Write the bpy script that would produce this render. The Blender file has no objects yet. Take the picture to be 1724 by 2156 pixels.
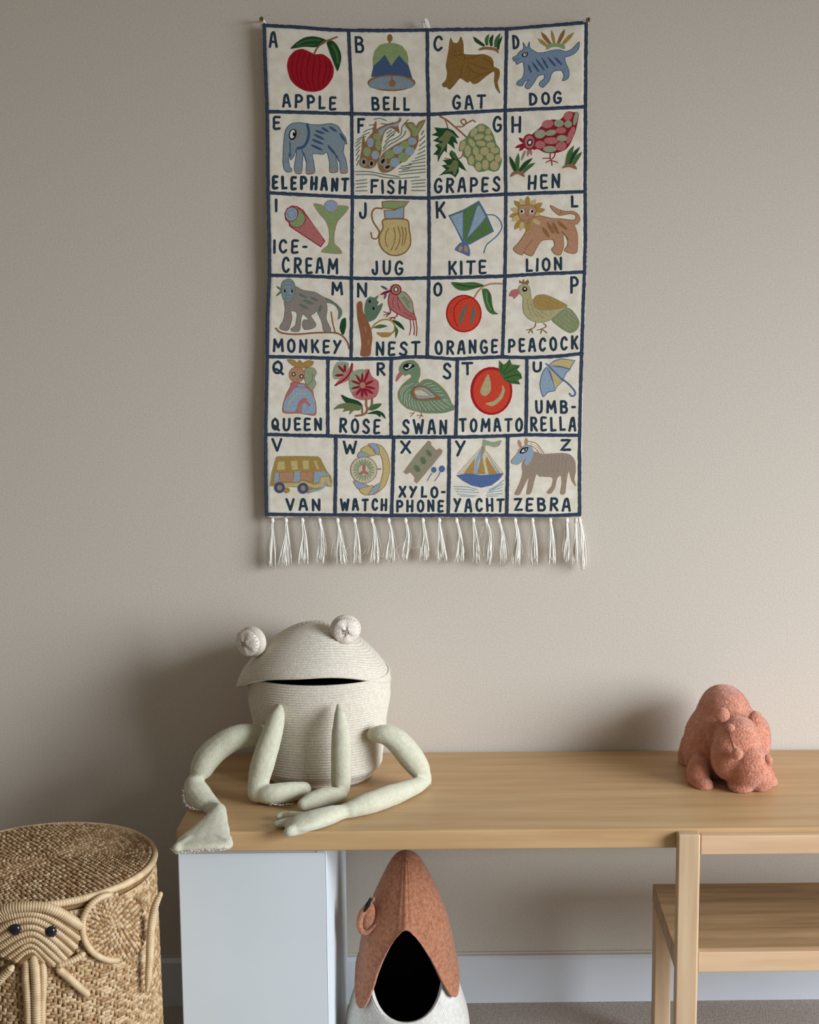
import bpy, bmesh, math, random
import numpy as np
from mathutils import Vector, Matrix
from mathutils.geometry import tessellate_polygon
random.seed(7); rng = np.random.default_rng(7)
C = bpy.context.scene.collection

# ------------------------------------------------------------------ camera
W, H, F, PPX = 1724, 2156, 3000.0, 180.0
CAM = Vector((0, -2.645, 1.328))
yaw, pitch = math.radians(-1.31), math.radians(7.77)
fw = Vector((-math.sin(yaw)*math.cos(pitch), math.cos(yaw)*math.cos(pitch), -math.sin(pitch)))
rt = Vector((math.cos(yaw), math.sin(yaw), 0)); up = rt.cross(fw)
cam = bpy.data.cameras.new('camera'); camo = bpy.data.objects.new('camera', cam); C.objects.link(camo)
cam.sensor_fit = 'HORIZONTAL'; cam.sensor_width = 36; cam.lens = F/W*36; cam.shift_x = -PPX/W
cam.clip_start = .05
camo.matrix_world = Matrix(((rt.x, up.x, -fw.x, CAM.x), (rt.y, up.y, -fw.y, CAM.y), (rt.z, up.z, -fw.z, CAM.z), (0, 0, 0, 1)))
bpy.context.scene.camera = camo
vs = bpy.context.scene.view_settings
vs.view_transform = 'Standard'; vs.look = 'None'; vs.gamma = 1; vs.exposure = 0; vs.use_curve_mapping = False

# ------------------------------------------------------------------ light: dim room bounce, one tall window on the right
wd = bpy.data.worlds.new('room_light'); bpy.context.scene.world = wd; wd.use_nodes = True
wd.node_tree.nodes['Background'].inputs[0].default_value = (1, .925, .80, 1)
wd.node_tree.nodes['Background'].inputs[1].default_value = .225
def area(name, loc, target, sx, sy, power, col):
    l = bpy.data.lights.new(name, 'AREA'); l.shape = 'RECTANGLE'; l.size = sx; l.size_y = sy; l.energy = power; l.color = col
    o = bpy.data.objects.new(name, l); C.objects.link(o); o.location = loc
    o.rotation_euler = (Vector(target)-Vector(loc)).to_track_quat('-Z', 'Y').to_euler(); return o
wl = area('window_daylight', (3.6, -2.25, 1.42), (.05, -.2, -.25), 2.3, 2.1, 61, (.835, .915, 1))
wl.data.spread = math.radians(70)

# ------------------------------------------------------------------ helpers
TZ = .506                                        # height of the bench top
def ray(px, py): return fw + rt*((px-W/2-PPX)/F) - up*((py-H/2)/F)
def on_y(px, py, y): d = ray(px, py); return CAM + d*((y-CAM.y)/d.y)
def on_z(px, py, z): d = ray(px, py); return CAM + d*((z-CAM.z)/d.z)
def lin(c, g=1.0):
    return tuple(min(.95, (((v/255+.055)/1.055)**2.4 if v > 10 else v/255/12.92)*g) for v in c)
def obj(name, verts, faces, mat, parent=None, smooth=False, cols=None):
    me = bpy.data.meshes.new(name); me.from_pydata([tuple(v) for v in verts], [], faces); me.update()
    if mat: me.materials.append(mat)
    if smooth: me.polygons.foreach_set('use_smooth', [True]*len(me.polygons))
    if cols is not None:
        a = me.color_attributes.new('Col', 'FLOAT_COLOR', 'POINT')
        a.data.foreach_set('color', np.array([tuple(c)+(1,) if len(c) == 3 else c for c in cols], 'f').ravel())
    o = bpy.data.objects.new(name, me); C.objects.link(o)
    if parent: o.parent = parent; o.matrix_parent_inverse = Matrix.Translation(-parent.location) if parent.type == 'EMPTY' else Matrix()
    return o
def thing(name, label, cat, loc, group=None):
    o = bpy.data.objects.new(name, None); C.objects.link(o); o.location = loc; o.empty_display_size = .05
    o['label'] = label; o['category'] = cat
    if group: o['group'] = group
    return o
def box_vf(x0, y0, z0, x1, y1, z1):
    v = [(x, y, z) for x in (x0, x1) for y in (y0, y1) for z in (z0, z1)]
    f = [(0, 1, 3, 2), (4, 6, 7, 5), (0, 4, 5, 1), (2, 3, 7, 6), (0, 2, 6, 4), (1, 5, 7, 3)]
    return v, f
def box(name, a, b, mat, parent=None, bevel=.002, seg=2):
    v, f = box_vf(*a, *b); o = obj(name, v, f, mat, parent)
    if bevel:
        bm = bmesh.new(); bm.from_mesh(o.data)
        bmesh.ops.bevel(bm, geom=bm.edges[:], offset=bevel, segments=seg, profile=.5, affect='EDGES'); bm.normal_update()
        bm.to_mesh(o.data); bm.free(); o.data.polygons.foreach_set('use_smooth', [True]*len(o.data.polygons))
        m = o.modifiers.new('n', 'WEIGHTED_NORMAL'); m.keep_sharp = False
    return o
def catmull(pts, n=6, closed=False, t=.5):
    P = [Vector(p) for p in pts]; out = []; m = len(P); rngi = range(m if closed else m-1)
    for i in rngi:
        p0 = P[(i-1) % m] if closed or i > 0 else P[0]*2-P[1]
        p1 = P[i]; p2 = P[(i+1) % m]; p3 = P[(i+2) % m] if closed or i+2 < m else P[-1]*2-P[-2]
        m1 = (p2-p0)*t; m2 = (p3-p1)*t
        for k in range(n):
            s = k/n; out.append(p1*(2*s**3-3*s*s+1)+m1*(s**3-2*s*s+s)+p2*(-2*s**3+3*s*s)+m2*(s**3-s*s))
    if not closed: out.append(P[-1].copy())
    return out
def sweep(pts, rad, n=12, sub=5, upv=(0, 0, 1), ridge=0, pitch=.004, roundcap=True):
    """tube through 3-D points; rad = [(rw, rh)] half width / half height per point"""
    R = [r if isinstance(r, tuple) else (r, r) for r in rad]
    P7 = catmull([tuple(p) for p in pts], sub)
    RR = [Vector((a, b, 0)) for a, b in R]; RR = catmull([tuple(r) for r in RR], sub, t=.35)
    if ridge:
        L = [0]
        for i in range(1, len(P7)): L.append(L[-1]+(P7[i]-P7[i-1]).length)
        nn = max(4, int(L[-1]/pitch)*4); Q = []; S = []
        for k in range(nn+1):
            s = L[-1]*k/nn; i = min(len(L)-2, max(0, np.searchsorted(L, s)-1)); f = (s-L[i])/max(1e-9, L[i+1]-L[i])
            Q.append(P7[i].lerp(P7[i+1], f)); S.append(RR[i].lerp(RR[i+1], f)*(1-ridge*(1 if k % 4 == 0 else 0)))
        P7, RR = Q, S
    V = []; Fc = []; m = len(P7); U = Vector(upv)
    rings = []
    for i, p in enumerate(P7):
        tg = (P7[min(i+1, m-1)]-P7[max(i-1, 0)]).normalized()
        side = tg.cross(U)
        if side.length < .15: side = tg.cross(Vector((0, 1, 0)))
        side.normalize(); nu = side.cross(tg).normalized()
        if rings and side.dot(rings[-1][1]) < 0 and rings[-1][1].length: side = -side; nu = -nu
        rings.append((p, side, nu, RR[i].x, RR[i].y, tg))
    if roundcap:
        a = rings[0]; b = rings[-1]
        pre = [(a[0]-a[5]*min(a[3], a[4])*math.sin(q), a[1], a[2], a[3]*math.cos(q), a[4]*math.cos(q), a[5]) for q in (1.35, 1.0, .5)]
        post = [(b[0]+b[5]*min(b[3], b[4])*math.sin(q), b[1], b[2], b[3]*math.cos(q), b[4]*math.cos(q), b[5]) for q in (.5, 1.0, 1.35)]
        rings = pre+rings+post
    for p, s, u, rw, rh, tg in rings:
        for k in range(n):
            q = 2*math.pi*k/n; V.append(p+s*(rw*math.cos(q))+u*(rh*math.sin(q)))
    for i in range(len(rings)-1):
        for k in range(n):
            a = i*n+k; b = i*n+(k+1) % n; Fc.append((a, b, b+n, a+n))
    Fc.append(tuple(range(n))[::-1]); Fc.append(tuple((len(rings)-1)*n+k for k in range(n)))
    return V, Fc
def ellipsoid(c, r, rot=(0, 0, 0), nu=20, nv=12):
    from mathutils import Euler
    M = Euler(rot).to_matrix(); V = [Vector(c)+M@Vector((0, 0, r[2]))]; Fc = []
    for j in range(1, nv):
        a = math.pi*j/nv
        for k in range(nu):
            q = 2*math.pi*k/nu; V.append(Vector(c)+M@Vector((r[0]*math.sin(a)*math.cos(q), r[1]*math.sin(a)*math.sin(q), r[2]*math.cos(a))))
    V.append(Vector(c)+M@Vector((0, 0, -r[2])))
    for k in range(nu): Fc.append((0, 1+k, 1+(k+1) % nu))
    for j in range(nv-2):
        for k in range(nu):
            a = 1+j*nu+k; b = 1+j*nu+(k+1) % nu; Fc.append((a, a+nu, b+nu, b))
    l = len(V)-1
    for k in range(nu): Fc.append((l, 1+(nv-2)*nu+(k+1) % nu, 1+(nv-2)*nu+k))
    return V, Fc
def join(*vfs):
    V = []; Fc = []
    for v, f in vfs:
        o = len(V); V += list(v); Fc += [tuple(i+o for i in q) for q in f]
    return V, Fc
def fuse(name, vf, mat, parent, voxel, smooth=4, disp=None, fac=.5):
    """closed pieces melted into one skin"""
    o = obj(name, vf[0], vf[1], mat, parent)
    bm = bmesh.new(); bm.from_mesh(o.data); bmesh.ops.recalc_face_normals(bm, faces=bm.faces[:]); bm.to_mesh(o.data); bm.free()
    m = o.modifiers.new('r', 'REMESH'); m.mode = 'VOXEL'; m.voxel_size = voxel
    if smooth: s = o.modifiers.new('s', 'SMOOTH'); s.iterations = smooth; s.factor = fac
    if disp:
        tx = bpy.data.textures.new(name+'_lumps', 'CLOUDS'); tx.noise_scale = disp[1]; tx.noise_depth = 2
        d = o.modifiers.new('d', 'DISPLACE'); d.texture = tx; d.strength = disp[0]; d.texture_coords = 'GLOBAL'
    bpy.context.view_layer.update()
    me = bpy.data.meshes.new_from_object(o.evaluated_get(bpy.context.evaluated_depsgraph_get()))
    o.modifiers.clear(); o.data = me; me.name = name
    for v in me.vertices:                       # soft toys flatten where they rest on the bench
        if v.co.y > -.4315 and v.co.z < TZ+.0006 and v.co.z > .4: v.co.z = TZ+.0006
    me.polygons.foreach_set('use_smooth', [True]*len(me.polygons))
    return o

# ------------------------------------------------------------------ materials
def mat(name, base, rough=.8, base2=None, scale=40, stretch=(1, 1, 1), bump=.0, bscale=200, bstretch=(1, 1, 1), bdist=.001, attr=False, spec=.3, sheen=0, contrast=(.35, .65), wave=None, detail=4):
    m = bpy.data.materials.new(name); m.use_nodes = True; N = m.node_tree.nodes; L = m.node_tree.links; b = N['Principled BSDF']
    b.inputs['Roughness'].default_value = rough; b.inputs['Specular IOR Level'].default_value = spec
    if sheen: b.inputs['Sheen Weight'].default_value = sheen; b.inputs['Sheen Roughness'].default_value = .5
    tc = N.new('ShaderNodeTexCoord')
    def mapped(s):
        mp = N.new('ShaderNodeMapping'); mp.inputs['Scale'].default_value = s; L.new(tc.outputs['Object'], mp.inputs[0]); return mp
    def noise(scale, s, det=detail):
        n = N.new('ShaderNodeTexNoise'); n.inputs['Scale'].default_value = scale; n.inputs['Detail'].default_value = det; L.new(mapped(s).outputs[0], n.inputs['Vector']); return n
    n = noise(scale, stretch)
    mr = N.new('ShaderNodeMapRange'); mr.inputs[1].default_value = contrast[0]; mr.inputs[2].default_value = contrast[1]; L.new(n.outputs[0], mr.inputs[0])
    mx = N.new('ShaderNodeMix'); mx.data_type = 'RGBA'; L.new(mr.outputs[0], mx.inputs[0])
    if attr:
        at = N.new('ShaderNodeAttribute'); at.attribute_name = 'Col'
        lo = N.new('ShaderNodeMix'); lo.data_type = 'RGBA'; lo.blend_type = 'MULTIPLY'; lo.inputs[0].default_value = 1
        L.new(at.outputs[0], lo.inputs[6]); lo.inputs[7].default_value = (attr, attr, attr, 1)
        L.new(lo.outputs[2], mx.inputs[6]); L.new(at.outputs[0], mx.inputs[7])
    else:
        mx.inputs[6].default_value = (*base, 1); mx.inputs[7].default_value = (*(base2 or base), 1)
    out = mx.outputs[2]; L.new(out, b.inputs['Base Color'])
    if bump:
        bn = noise(bscale, bstretch, 3); bp = N.new('ShaderNodeBump'); bp.inputs['Strength'].default_value = bump; bp.inputs['Distance'].default_value = bdist
        h = bn.outputs[0]
        if wave:
            w = N.new('ShaderNodeTexWave'); w.bands_direction = wave[0]; w.inputs['Scale'].default_value = wave[1]; w.inputs['Distortion'].default_value = wave[2]; w.inputs['Detail'].default_value = 2
            L.new(tc.outputs['Object'], w.inputs[0]); ad = N.new('ShaderNodeMath'); ad.operation = 'ADD'; L.new(w.outputs['Fac'], ad.inputs[0]); L.new(h, ad.inputs[1]); h = ad.outputs[0]
        L.new(h, bp.inputs['Height']); L.new(bp.outputs[0], b.inputs['Normal'])
    return m
M = {}
M['wall'] = mat('wall_paint', lin((198, 188, 175)), .9, lin((209, 199, 186)), 330, bump=.35, bscale=260, bdist=.0008, spec=.15)
M['carpet'] = mat('grey_carpet', lin((174, 163, 153)), 1, lin((196, 186, 175)), 180, bump=.8, bscale=420, bdist=.004, spec=.05)
M['base_paint'] = mat('white_gloss_paint', lin((218, 222, 228)), .45, lin((222, 226, 232)), 8, bump=.05, bscale=60)
M['white'] = mat('white_laminate', lin((205, 211, 214)), .5, lin((209, 215, 218)), 5, bump=.05, bscale=300, bdist=.0003)
M['wood'] = mat('pale_oak', lin((182, 144, 100)), .42, lin((200, 165, 120)), 3.2, (1.2, 14, 14), .15, 30, (1.5, 40, 40), .0006, spec=.4, contrast=(.3, .7), detail=8)
M['wood_v'] = mat('pale_oak_upright', lin((184, 152, 118)), .5, lin((203, 175, 141)), 3.2, (16, 16, 1.2), .15, 30, (40, 40, 1.5), .0006, spec=.35, contrast=(.3, .7), detail=8)
M['wood_pink'] = mat('pinkish_oak', lin((198, 160, 124)), .45, lin((214, 180, 145)), 3.2, (1.2, 14, 14), .15, 30, (1.5, 40, 40), .0006, spec=.35, contrast=(.3, .7), detail=8)
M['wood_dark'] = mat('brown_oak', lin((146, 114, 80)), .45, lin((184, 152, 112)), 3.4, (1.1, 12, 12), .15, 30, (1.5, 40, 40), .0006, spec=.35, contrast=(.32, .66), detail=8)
M['cloth'] = mat('cream_embroidered_cloth', lin((222, 212, 193)), .95, lin((236, 228, 212)), 60, bump=.5, bscale=850, bdist=.0009, spec=.1, sheen=.2)
M['thread'] = mat('wool_thread', (1, 1, 1), .95, None, 420, bump=.6, bscale=1000, bdist=.0009, attr=.8, spec=.08, sheen=.15, contrast=(.35, .62))
M['fringe'] = mat('white_cotton_fringe', lin((232, 227, 216)), .9, lin((240, 236, 226)), 60, spec=.1)
M['rope'] = mat('cream_cotton_rope', lin((206, 196, 178)), .95, lin((222, 213, 197)), 220, bump=.9, bscale=520, bdist=.0014, spec=.08, sheen=.2)
M['eyepad'] = mat('pale_canvas', lin((216, 204, 190)), .95, lin((234, 226, 216)), 200, bump=.9, bscale=420, bdist=.0015, spec=.08)
M['linen'] = mat('sage_linen', lin((193, 189, 165)), .95, lin((204, 200, 178)), 160, bump=.8, bscale=600, bdist=.001, spec=.1, sheen=.25)
M['stitch'] = mat('brown_thread', lin((110, 80, 68)), .9)
M['plush'] = mat('terracotta_plush', lin((192, 125, 99)), .95, lin((208, 145, 119)), 90, bump=1, bscale=260, bdist=.003, spec=.05, sheen=.5)
M['fur'] = mat('terracotta_fur', lin((198, 131, 105)), .95, lin((216, 155, 131)), 60, spec=.05, sheen=.4)
M['rust'] = mat('rust_terry', lin((150, 96, 70)), .95, lin((178, 122, 92)), 170, bump=1, bscale=380, bdist=.0022, spec=.05, sheen=.3)
M['knit'] = mat('white_cotton_rope', lin((200, 194, 186)), .95, lin((214, 209, 202)), 150, bump=.9, bscale=480, bdist=.0014, spec=.08)
M['hollow_shade'] = mat('painted_hollow_shade', lin((30, 28, 28)), .95, lin((44, 42, 40)), 100, spec=.05)  # near-black colour standing in for the shade inside openings
M['cane'] = mat('cane_weave', (1, 1, 1), .5, None, 90, attr=.8, bump=.4, bscale=240, bdist=.0008, spec=.35)
M['cane_base'] = mat('brown_cane', lin((122, 90, 56)), .8, lin((146, 110, 72)), 80, spec=.2)
M['wrap'] = mat('wrapped_cane', lin((194, 164, 124)), .45, lin((214, 187, 150)), 60, bump=.3, bscale=200, bdist=.0006, spec=.4)
M['bead'] = mat('black_bead', lin((24, 20, 28)), .15, spec=.6)
M['brass'] = mat('aged_brass', lin((122, 112, 70)), .4, lin((144, 132, 88)), 300); M['brass'].node_tree.nodes['Principled BSDF'].inputs['Metallic'].default_value = .7

# ------------------------------------------------------------------ the setting
def struct(o): o['kind'] = 'structure'; return o
struct(box('wall_back', (-3, 0, 0), (3, .1, 2.6), M['wall'], bevel=0))
struct(box('floor', (-3, -4, -.05), (3, .1, 0), M['carpet'], bevel=0))
bt = .0945
v = [(-3, 0, 0), (-3, -.014, 0), (-3, -.014, bt-.006), (-3, -.009, bt), (-3, 0, bt)]; v = v+[(3, y, z) for _, y, z in v]
struct(obj('baseboard_back', v, [(0, 1, 2, 3, 4), (9, 8, 7, 6, 5), (0, 5, 6, 1), (1, 6, 7, 2), (2, 7, 8, 3), (3, 8, 9, 4)], M['base_paint']))
struct(box('trim_1', (-3, -.003, bt), (3, 0, bt+.005), M['wall'], bevel=.001))

# ------------------------------------------------------------------ bench
bench = thing('wooden_bench', 'long pale oak bench with a lower shelf against the wall', 'bench', (.4, -.22, 0))
def slab(name, x0, y0, x1, y1, z0, z1, r, mt, parent, bevel=.003):
    pts = []
    for cx, cy, a0 in ((x0+r, y0+r, math.pi), (x1-r, y0+r, 1.5*math.pi), (x1-r, y1-r, 0), (x0+r, y1-r, .5*math.pi)):
        for k in range(7): a = a0+k*math.pi/12; pts.append((cx+r*math.cos(a), cy+r*math.sin(a)))
    n = len(pts); v = [(x, y, z0) for x, y in pts]+[(x, y, z1) for x, y in pts]
    f = [tuple(range(n))[::-1], tuple(range(n, 2*n))]+[(i, (i+1) % n, n+(i+1) % n, n+i) for i in range(n)]
    o = obj(name, v, f, mt, parent)
    bm = bmesh.new(); bm.from_mesh(o.data); es = [e for e in bm.edges if abs(e.verts[0].co.z-e.verts[1].co.z) < 1e-6]
    bmesh.ops.bevel(bm, geom=es, offset=bevel, segments=3, profile=.5, affect='EDGES'); bm.to_mesh(o.data); bm.free()
    o.data.polygons.foreach_set('use_smooth', [True]*len(o.data.polygons)); o.modifiers.new('n', 'WEIGHTED_NORMAL'); return o
slab('tabletop', -.466, -.430, 1.25, -.010, .473, TZ, .022, M['wood'], bench)
px0 = .3446
def post(name, x0, x1, y0, y1, z1, mt): return box(name, (x0, y0, 0), (x1, y1, z1), mt, bench, .004, 3)
post('leg', px0, px0+.037, -.450, -.4305, .503, M['wood_v'])
post('leg', 1.15, 1.187, -.450, -.4305, .503, M['wood_v'])
post('leg', px0+.001, px0+.0325, -.195, -.163, .2665, M['wood_v'])
post('leg', 1.155, 1.187, -.195, -.163, .2665, M['wood_v'])
r = box('rail', (px0+.037, -.447, .467), (1.15, -.4305, .4995), M['wood_pink'], bench, .003); r['label'] = 'pinkish oak rail'
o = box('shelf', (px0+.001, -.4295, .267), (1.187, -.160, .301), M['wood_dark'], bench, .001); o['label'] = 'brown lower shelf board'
box('shelf_rail', (px0+.037, -.446, .2665), (1.15, -.430, .3012), M['wood_pink'], bench, .002)

# ------------------------------------------------------------------ white cabinet
cab = thing('white_cabinet', 'plain white cabinet under the left end of the bench', 'cabinet', (-.345, -.21, 0))
X0, X1 = -.464, -.224
box('side_panel', (X0, -.417, .02), (X0+.016, -.045, .4725), M['white'], cab, .0012)
box('side_panel', (X1-.016, -.417, .02), (X1, -.045, .4725), M['white'], cab, .0012)
box('top_panel', (X0+.016, -.416, .4565), (X1-.016, -.045, .4722), M['white'], cab, .0008)
box('back_panel', (X0+.016, -.053, .03), (X1-.016, -.045, .4560), M['white'], cab, .0008)
box('plinth', (X0+.004, -.40, 0), (X1-.004, -.05, .02), M['white'], cab, .0008)
box('door', (X0+.0005, -.436+.0175, .022), (X1-.0005, -.4172, .466), M['white'], cab, .0015)

# ------------------------------------------------------------------ alphabet wall hanging
hang = thing('wall_hanging', 'cream embroidered alphabet cloth with blue grid and white fringe on the wall', 'wall hanging', on_y(897, 570, -.021))
CY = -.021
def on_cloth(px, py, h=0.0):
    p = on_y(px, py, CY)
    p.y += .0022*math.sin(p.x*13+1.2)*(.4+.6*math.sin(p.z*3.1)) + .0016*math.sin(p.z*17+p.x*5) - .002*math.exp(-((p.x+.02)/.06)**2)
    p.y -= h; return p
def interp(poly, t):
    t *= len(poly)-1; i = min(int(t), len(poly)-2); f = t-i; return (poly[i][0]*(1-f)+poly[i+1][0]*f, poly[i][1]*(1-f)+poly[i+1][1]*f)
def pairs(a): return [(a[i], a[i+1]) for i in range(0, len(a), 2)]
topb = pairs([553,50, 625,53.5, 694,59, 797,60, 894,60, 997,58, 1068,57, 1147,50, 1238,43])
leftb = pairs([553,50, 559,235, 561,406, 563,500, 564,580, 558,752, 555,914, 557,1000, 558,1092])
rightb = pairs([1238,43, 1236.5,226, 1236,404, 1236,500, 1234.5,575, 1228,745, 1225,917, 1224,1000, 1223,1091])
botb = pairs([558,1092, 631,1089, 704,1088.5, 826,1090, 942,1089, 1068,1089.5, 1151,1090, 1190,1090, 1223,1091])
NU, NV = 48, 72; V = []; Fc = []
for j in range(NV+1):
    v_ = j/NV
    for i in range(NU+1):
        u_ = i/NU; t = interp(topb, u_); b = interp(botb, u_); l = interp(leftb, v_); r_ = interp(rightb, v_)
        c = [(1-v_)*t[k]+v_*b[k]+(1-u_)*l[k]+u_*r_[k]-((1-u_)*(1-v_)*topb[0][k]+u_*(1-v_)*topb[-1][k]+(1-u_)*v_*botb[0][k]+u_*v_*botb[-1][k]) for k in (0, 1)]
        V.append(on_cloth(c[0], c[1]))
n0 = len(V); V += [p+Vector((0, .0018, 0)) for p in V]; w_ = NU+1
for j in range(NV):
    for i in range(NU):
        a = j*w_+i; Fc.append((a, a+w_, a+w_+1, a+1)); Fc.append((n0+a, n0+a+1, n0+a+w_+1, n0+a+w_))
ring = [i for i in range(NU+1)]+[j*w_+NU for j in range(1, NV+1)]+[NV*w_+i for i in range(NU-1, -1, -1)]+[j*w_ for j in range(NV-1, 0, -1)]
for i in range(len(ring)): a, b = ring[i], ring[(i+1) % len(ring)]; Fc.append((a, b, n0+b, n0+a))
obj('cloth', V, Fc, M['cloth'], hang, True)

G = 1.0
PAL = dict(navy=(54,65,84), ink=(44,62,78), inkb=(52,70,104), red=(168,22,38), dred=(128,14,30), crim=(150,30,48), orange=(214,72,50), red2=(176,30,38),
  green=(78,112,62), dgreen=(34,76,44), olive=(118,126,82), lgreen=(146,164,112), sage=(158,168,138), tgreen=(142,150,108), gback=(112,138,86),
  blue=(72,94,126), lblue=(152,172,190), eblue=(138,154,162), edark=(66,90,122), dogb=(128,146,168), kblue=(92,116,160), ublue=(88,110,158),
  brown=(158,108,80), rust=(152,108,68), ochre=(178,142,78), gold=(206,184,126), cream=(214,202,178), pink=(190,114,112), tan=(188,142,110), purple=(82,84,118),
  taupe=(158,146,130), mgrey=(150,138,128), ggrey=(104,124,104), catb=(140,104,52), catd=(106,74,36), black=(14,16,20), white=(236,232,224), gcream=(186,174,128),
  swan=(122,146,116), zebra=(160,142,126), xyl=(152,150,124), xpink=(186,134,122), kgreen=(92,124,72), teal=(98,118,100), brownp=(152,100,70))
FR = {'A': (540, 20, .2146), 'B': (890, 20, .2146), 'C': (550, 400, .20882), 'D': (890, 400, .20882), 'E': (550, 740, .20302), 'F': (880, 740, .20882), 'G': (810, 740, .10441), 'H': (810, 910, .10441), '0': (0, 0, 1)}
class Emb:
    """flat stitched shapes with a small thickness that lie on the cloth; later shapes lie over earlier ones"""
    def __init__(s, frame, base=.00028): s.f = FR[frame]; s.V = []; s.F = []; s.K = []; s.h = base
    def px(s, p): return (s.f[0]+p[0]*s.f[2], s.f[1]+p[1]*s.f[2])
    def col(s, c): return lin(PAL[c], G)
    def fill(s, c, pts):
        """pts in frame coordinates, closed"""
        s.h += .00002; q = [s.px(p) for p in pts]
        if len(q) < 3: return
        tris = tessellate_polygon([[Vector((x, y, 0)) for x, y in q]])
        st = [(q[a], q[b], q[c_]) for a, b, c_ in tris]; idx = {}; col = s.col(c)
        def vid(p):
            k = (round(p[0], 3), round(p[1], 3))
            if k not in idx: idx[k] = len(s.V); s.V.append(on_cloth(p[0], p[1], s.h)); s.K.append(col)
            return idx[k]
        while st:
            a, b, c_ = st.pop(); e = [(math.dist(a, b), a, b, c_), (math.dist(b, c_), b, c_, a), (math.dist(c_, a), c_, a, b)]; m = max(e)
            if m[0] > 9: mid = ((m[1][0]+m[2][0])/2, (m[1][1]+m[2][1])/2); st += [(m[1], mid, m[3]), (mid, m[2], m[3])]; continue
            s.F.append((vid(a), vid(b), vid(c_)))
        o = len(s.V); n = len(q)
        for p in q: s.V += [on_cloth(p[0], p[1], s.h), on_cloth(p[0], p[1], 0)]; s.K += [col, col]
        for i in range(n): a = o+2*i; b = o+2*((i+1) % n); s.F.append((a, b, b+1, a+1))
    def P(s, c, a, sm=1, o=None):
        p = pairs(a)
        if sm: p = [(v.x, v.y) for v in catmull([(x, y, 0) for x, y in p], 4, True, .38)]
        s.fill(c, p)
        if o: s.S(o[0], o[1]*.9, [k for q in p+[p[0]] for k in q], 0)
    def E(s, c, cx, cy, rx, ry, rot=0, o=None):
        r_ = math.radians(rot); p = [(cx+rx*math.cos(t)*math.cos(r_)-ry*math.sin(t)*math.sin(r_), cy+rx*math.cos(t)*math.sin(r_)+ry*math.sin(t)*math.cos(r_)) for t in [2*math.pi*k/26 for k in range(26)]]
        s.fill(c, p)
        if o: s.S(o[0], o[1]*.9, [k for q in p+[p[0]] for k in q], 0)
    def S(s, c, w, a, sm=1, jit=0):
        p = pairs(a)
        if sm and len(p) > 2: p = [(v.x, v.y) for v in catmull([(x, y, 0) for x, y in p], 5)]
        closed = math.dist(p[0], p[-1]) < 1e-6; hw = w/2; L = []; R_ = []; n = len(p)
        if closed: p = p[:-1]; n -= 1
        s.h += .00002; col = s.col(c); base = len(s.V)
        for i in range(n):
            a_ = p[(i-1) % n] if closed or i > 0 else p[i]; b_ = p[(i+1) % n] if closed or i < n-1 else p[i]
            d1 = Vector((p[i][0]-a_[0], p[i][1]-a_[1])); d2 = Vector((b_[0]-p[i][0], b_[1]-p[i][1]))
            d1 = d1.normalized() if d1.length > 1e-6 else d2.normalized(); d2 = d2.normalized() if d2.length > 1e-6 else d1
            t = (d1+d2); t = t.normalized() if t.length > .3 else d1; nr = Vector((-t.y, t.x)); k = min(1.35, 1/max(.5, t.dot(d1)))*hw*(1+random.uniform(-jit, jit))
            for q, h in (((p[i][0]+nr.x*k, p[i][1]+nr.y*k), 0), ((p[i][0]+nr.x*k*.75, p[i][1]+nr.y*k*.75), s.h), ((p[i][0]-nr.x*k*.75, p[i][1]-nr.y*k*.75), s.h), ((p[i][0]-nr.x*k, p[i][1]-nr.y*k), 0)):
                X = s.px(q); s.V.append(on_cloth(X[0], X[1], h)); s.K.append(col)
        for i in range(n if closed else n-1):
            a_ = base+4*i; b_ = base+4*((i+1) % n)
            for k in range(3): s.F.append((a_+k, b_+k, b_+k+1, a_+k+1))
        if not closed:
            for e in (p[0], p[-1]):
                o = len(s.V); X = s.px(e); s.V.append(on_cloth(X[0], X[1], s.h)); s.K.append(col)
                for k in range(10): q = s.px((e[0]+hw*.93*math.cos(k*math.pi/5), e[1]+hw*.93*math.sin(k*math.pi/5))); s.V.append(on_cloth(q[0], q[1], s.h*.75)); s.K.append(col)
                for k in range(10): s.F.append((o, o+1+k, o+1+(k+1) % 10))
    def T(s, c, w, a):
        """leaf shape: pointed at the last point, narrower at the first"""
        p = pairs(a)
        if len(p) == 2: p = [p[0], ((p[0][0]+p[1][0])/2, (p[0][1]+p[1][1])/2), p[1]]
        p = [(v.x, v.y) for v in catmull([(x, y, 0) for x, y in p], 4)]; n = len(p); A = []; B = []
        for i in range(n):
            a_ = p[max(0, i-1)]; b_ = p[min(n-1, i+1)]; t = Vector((b_[0]-a_[0], b_[1]-a_[1])).normalized(); u = i/(n-1)
            k = w/2*(.62+.38*math.sin(min(1, u*2)*math.pi/2))*(1 if u < .55 else max(.04, math.cos((u-.55)/.45*math.pi/2)))
            A.append((p[i][0]-t.y*k, p[i][1]+t.x*k)); B.append((p[i][0]+t.y*k, p[i][1]-t.x*k))
        s.fill(c, A+B[::-1])
    def eye(s, cx, cy, rx, ry, rot=0): s.E('black', cx, cy, rx, ry, rot); s.E('white', cx, cy, rx*.6, ry*.6, rot); s.E('black', cx+rx*.15, cy-ry*.1, rx*.25, ry*.32, rot)
    def done(s, name, label=None, m='thread'):
        o = obj(name, s.V, s.F, M[m], hang, False, s.K)
        if label: o['label'] = label
        return o

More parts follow.
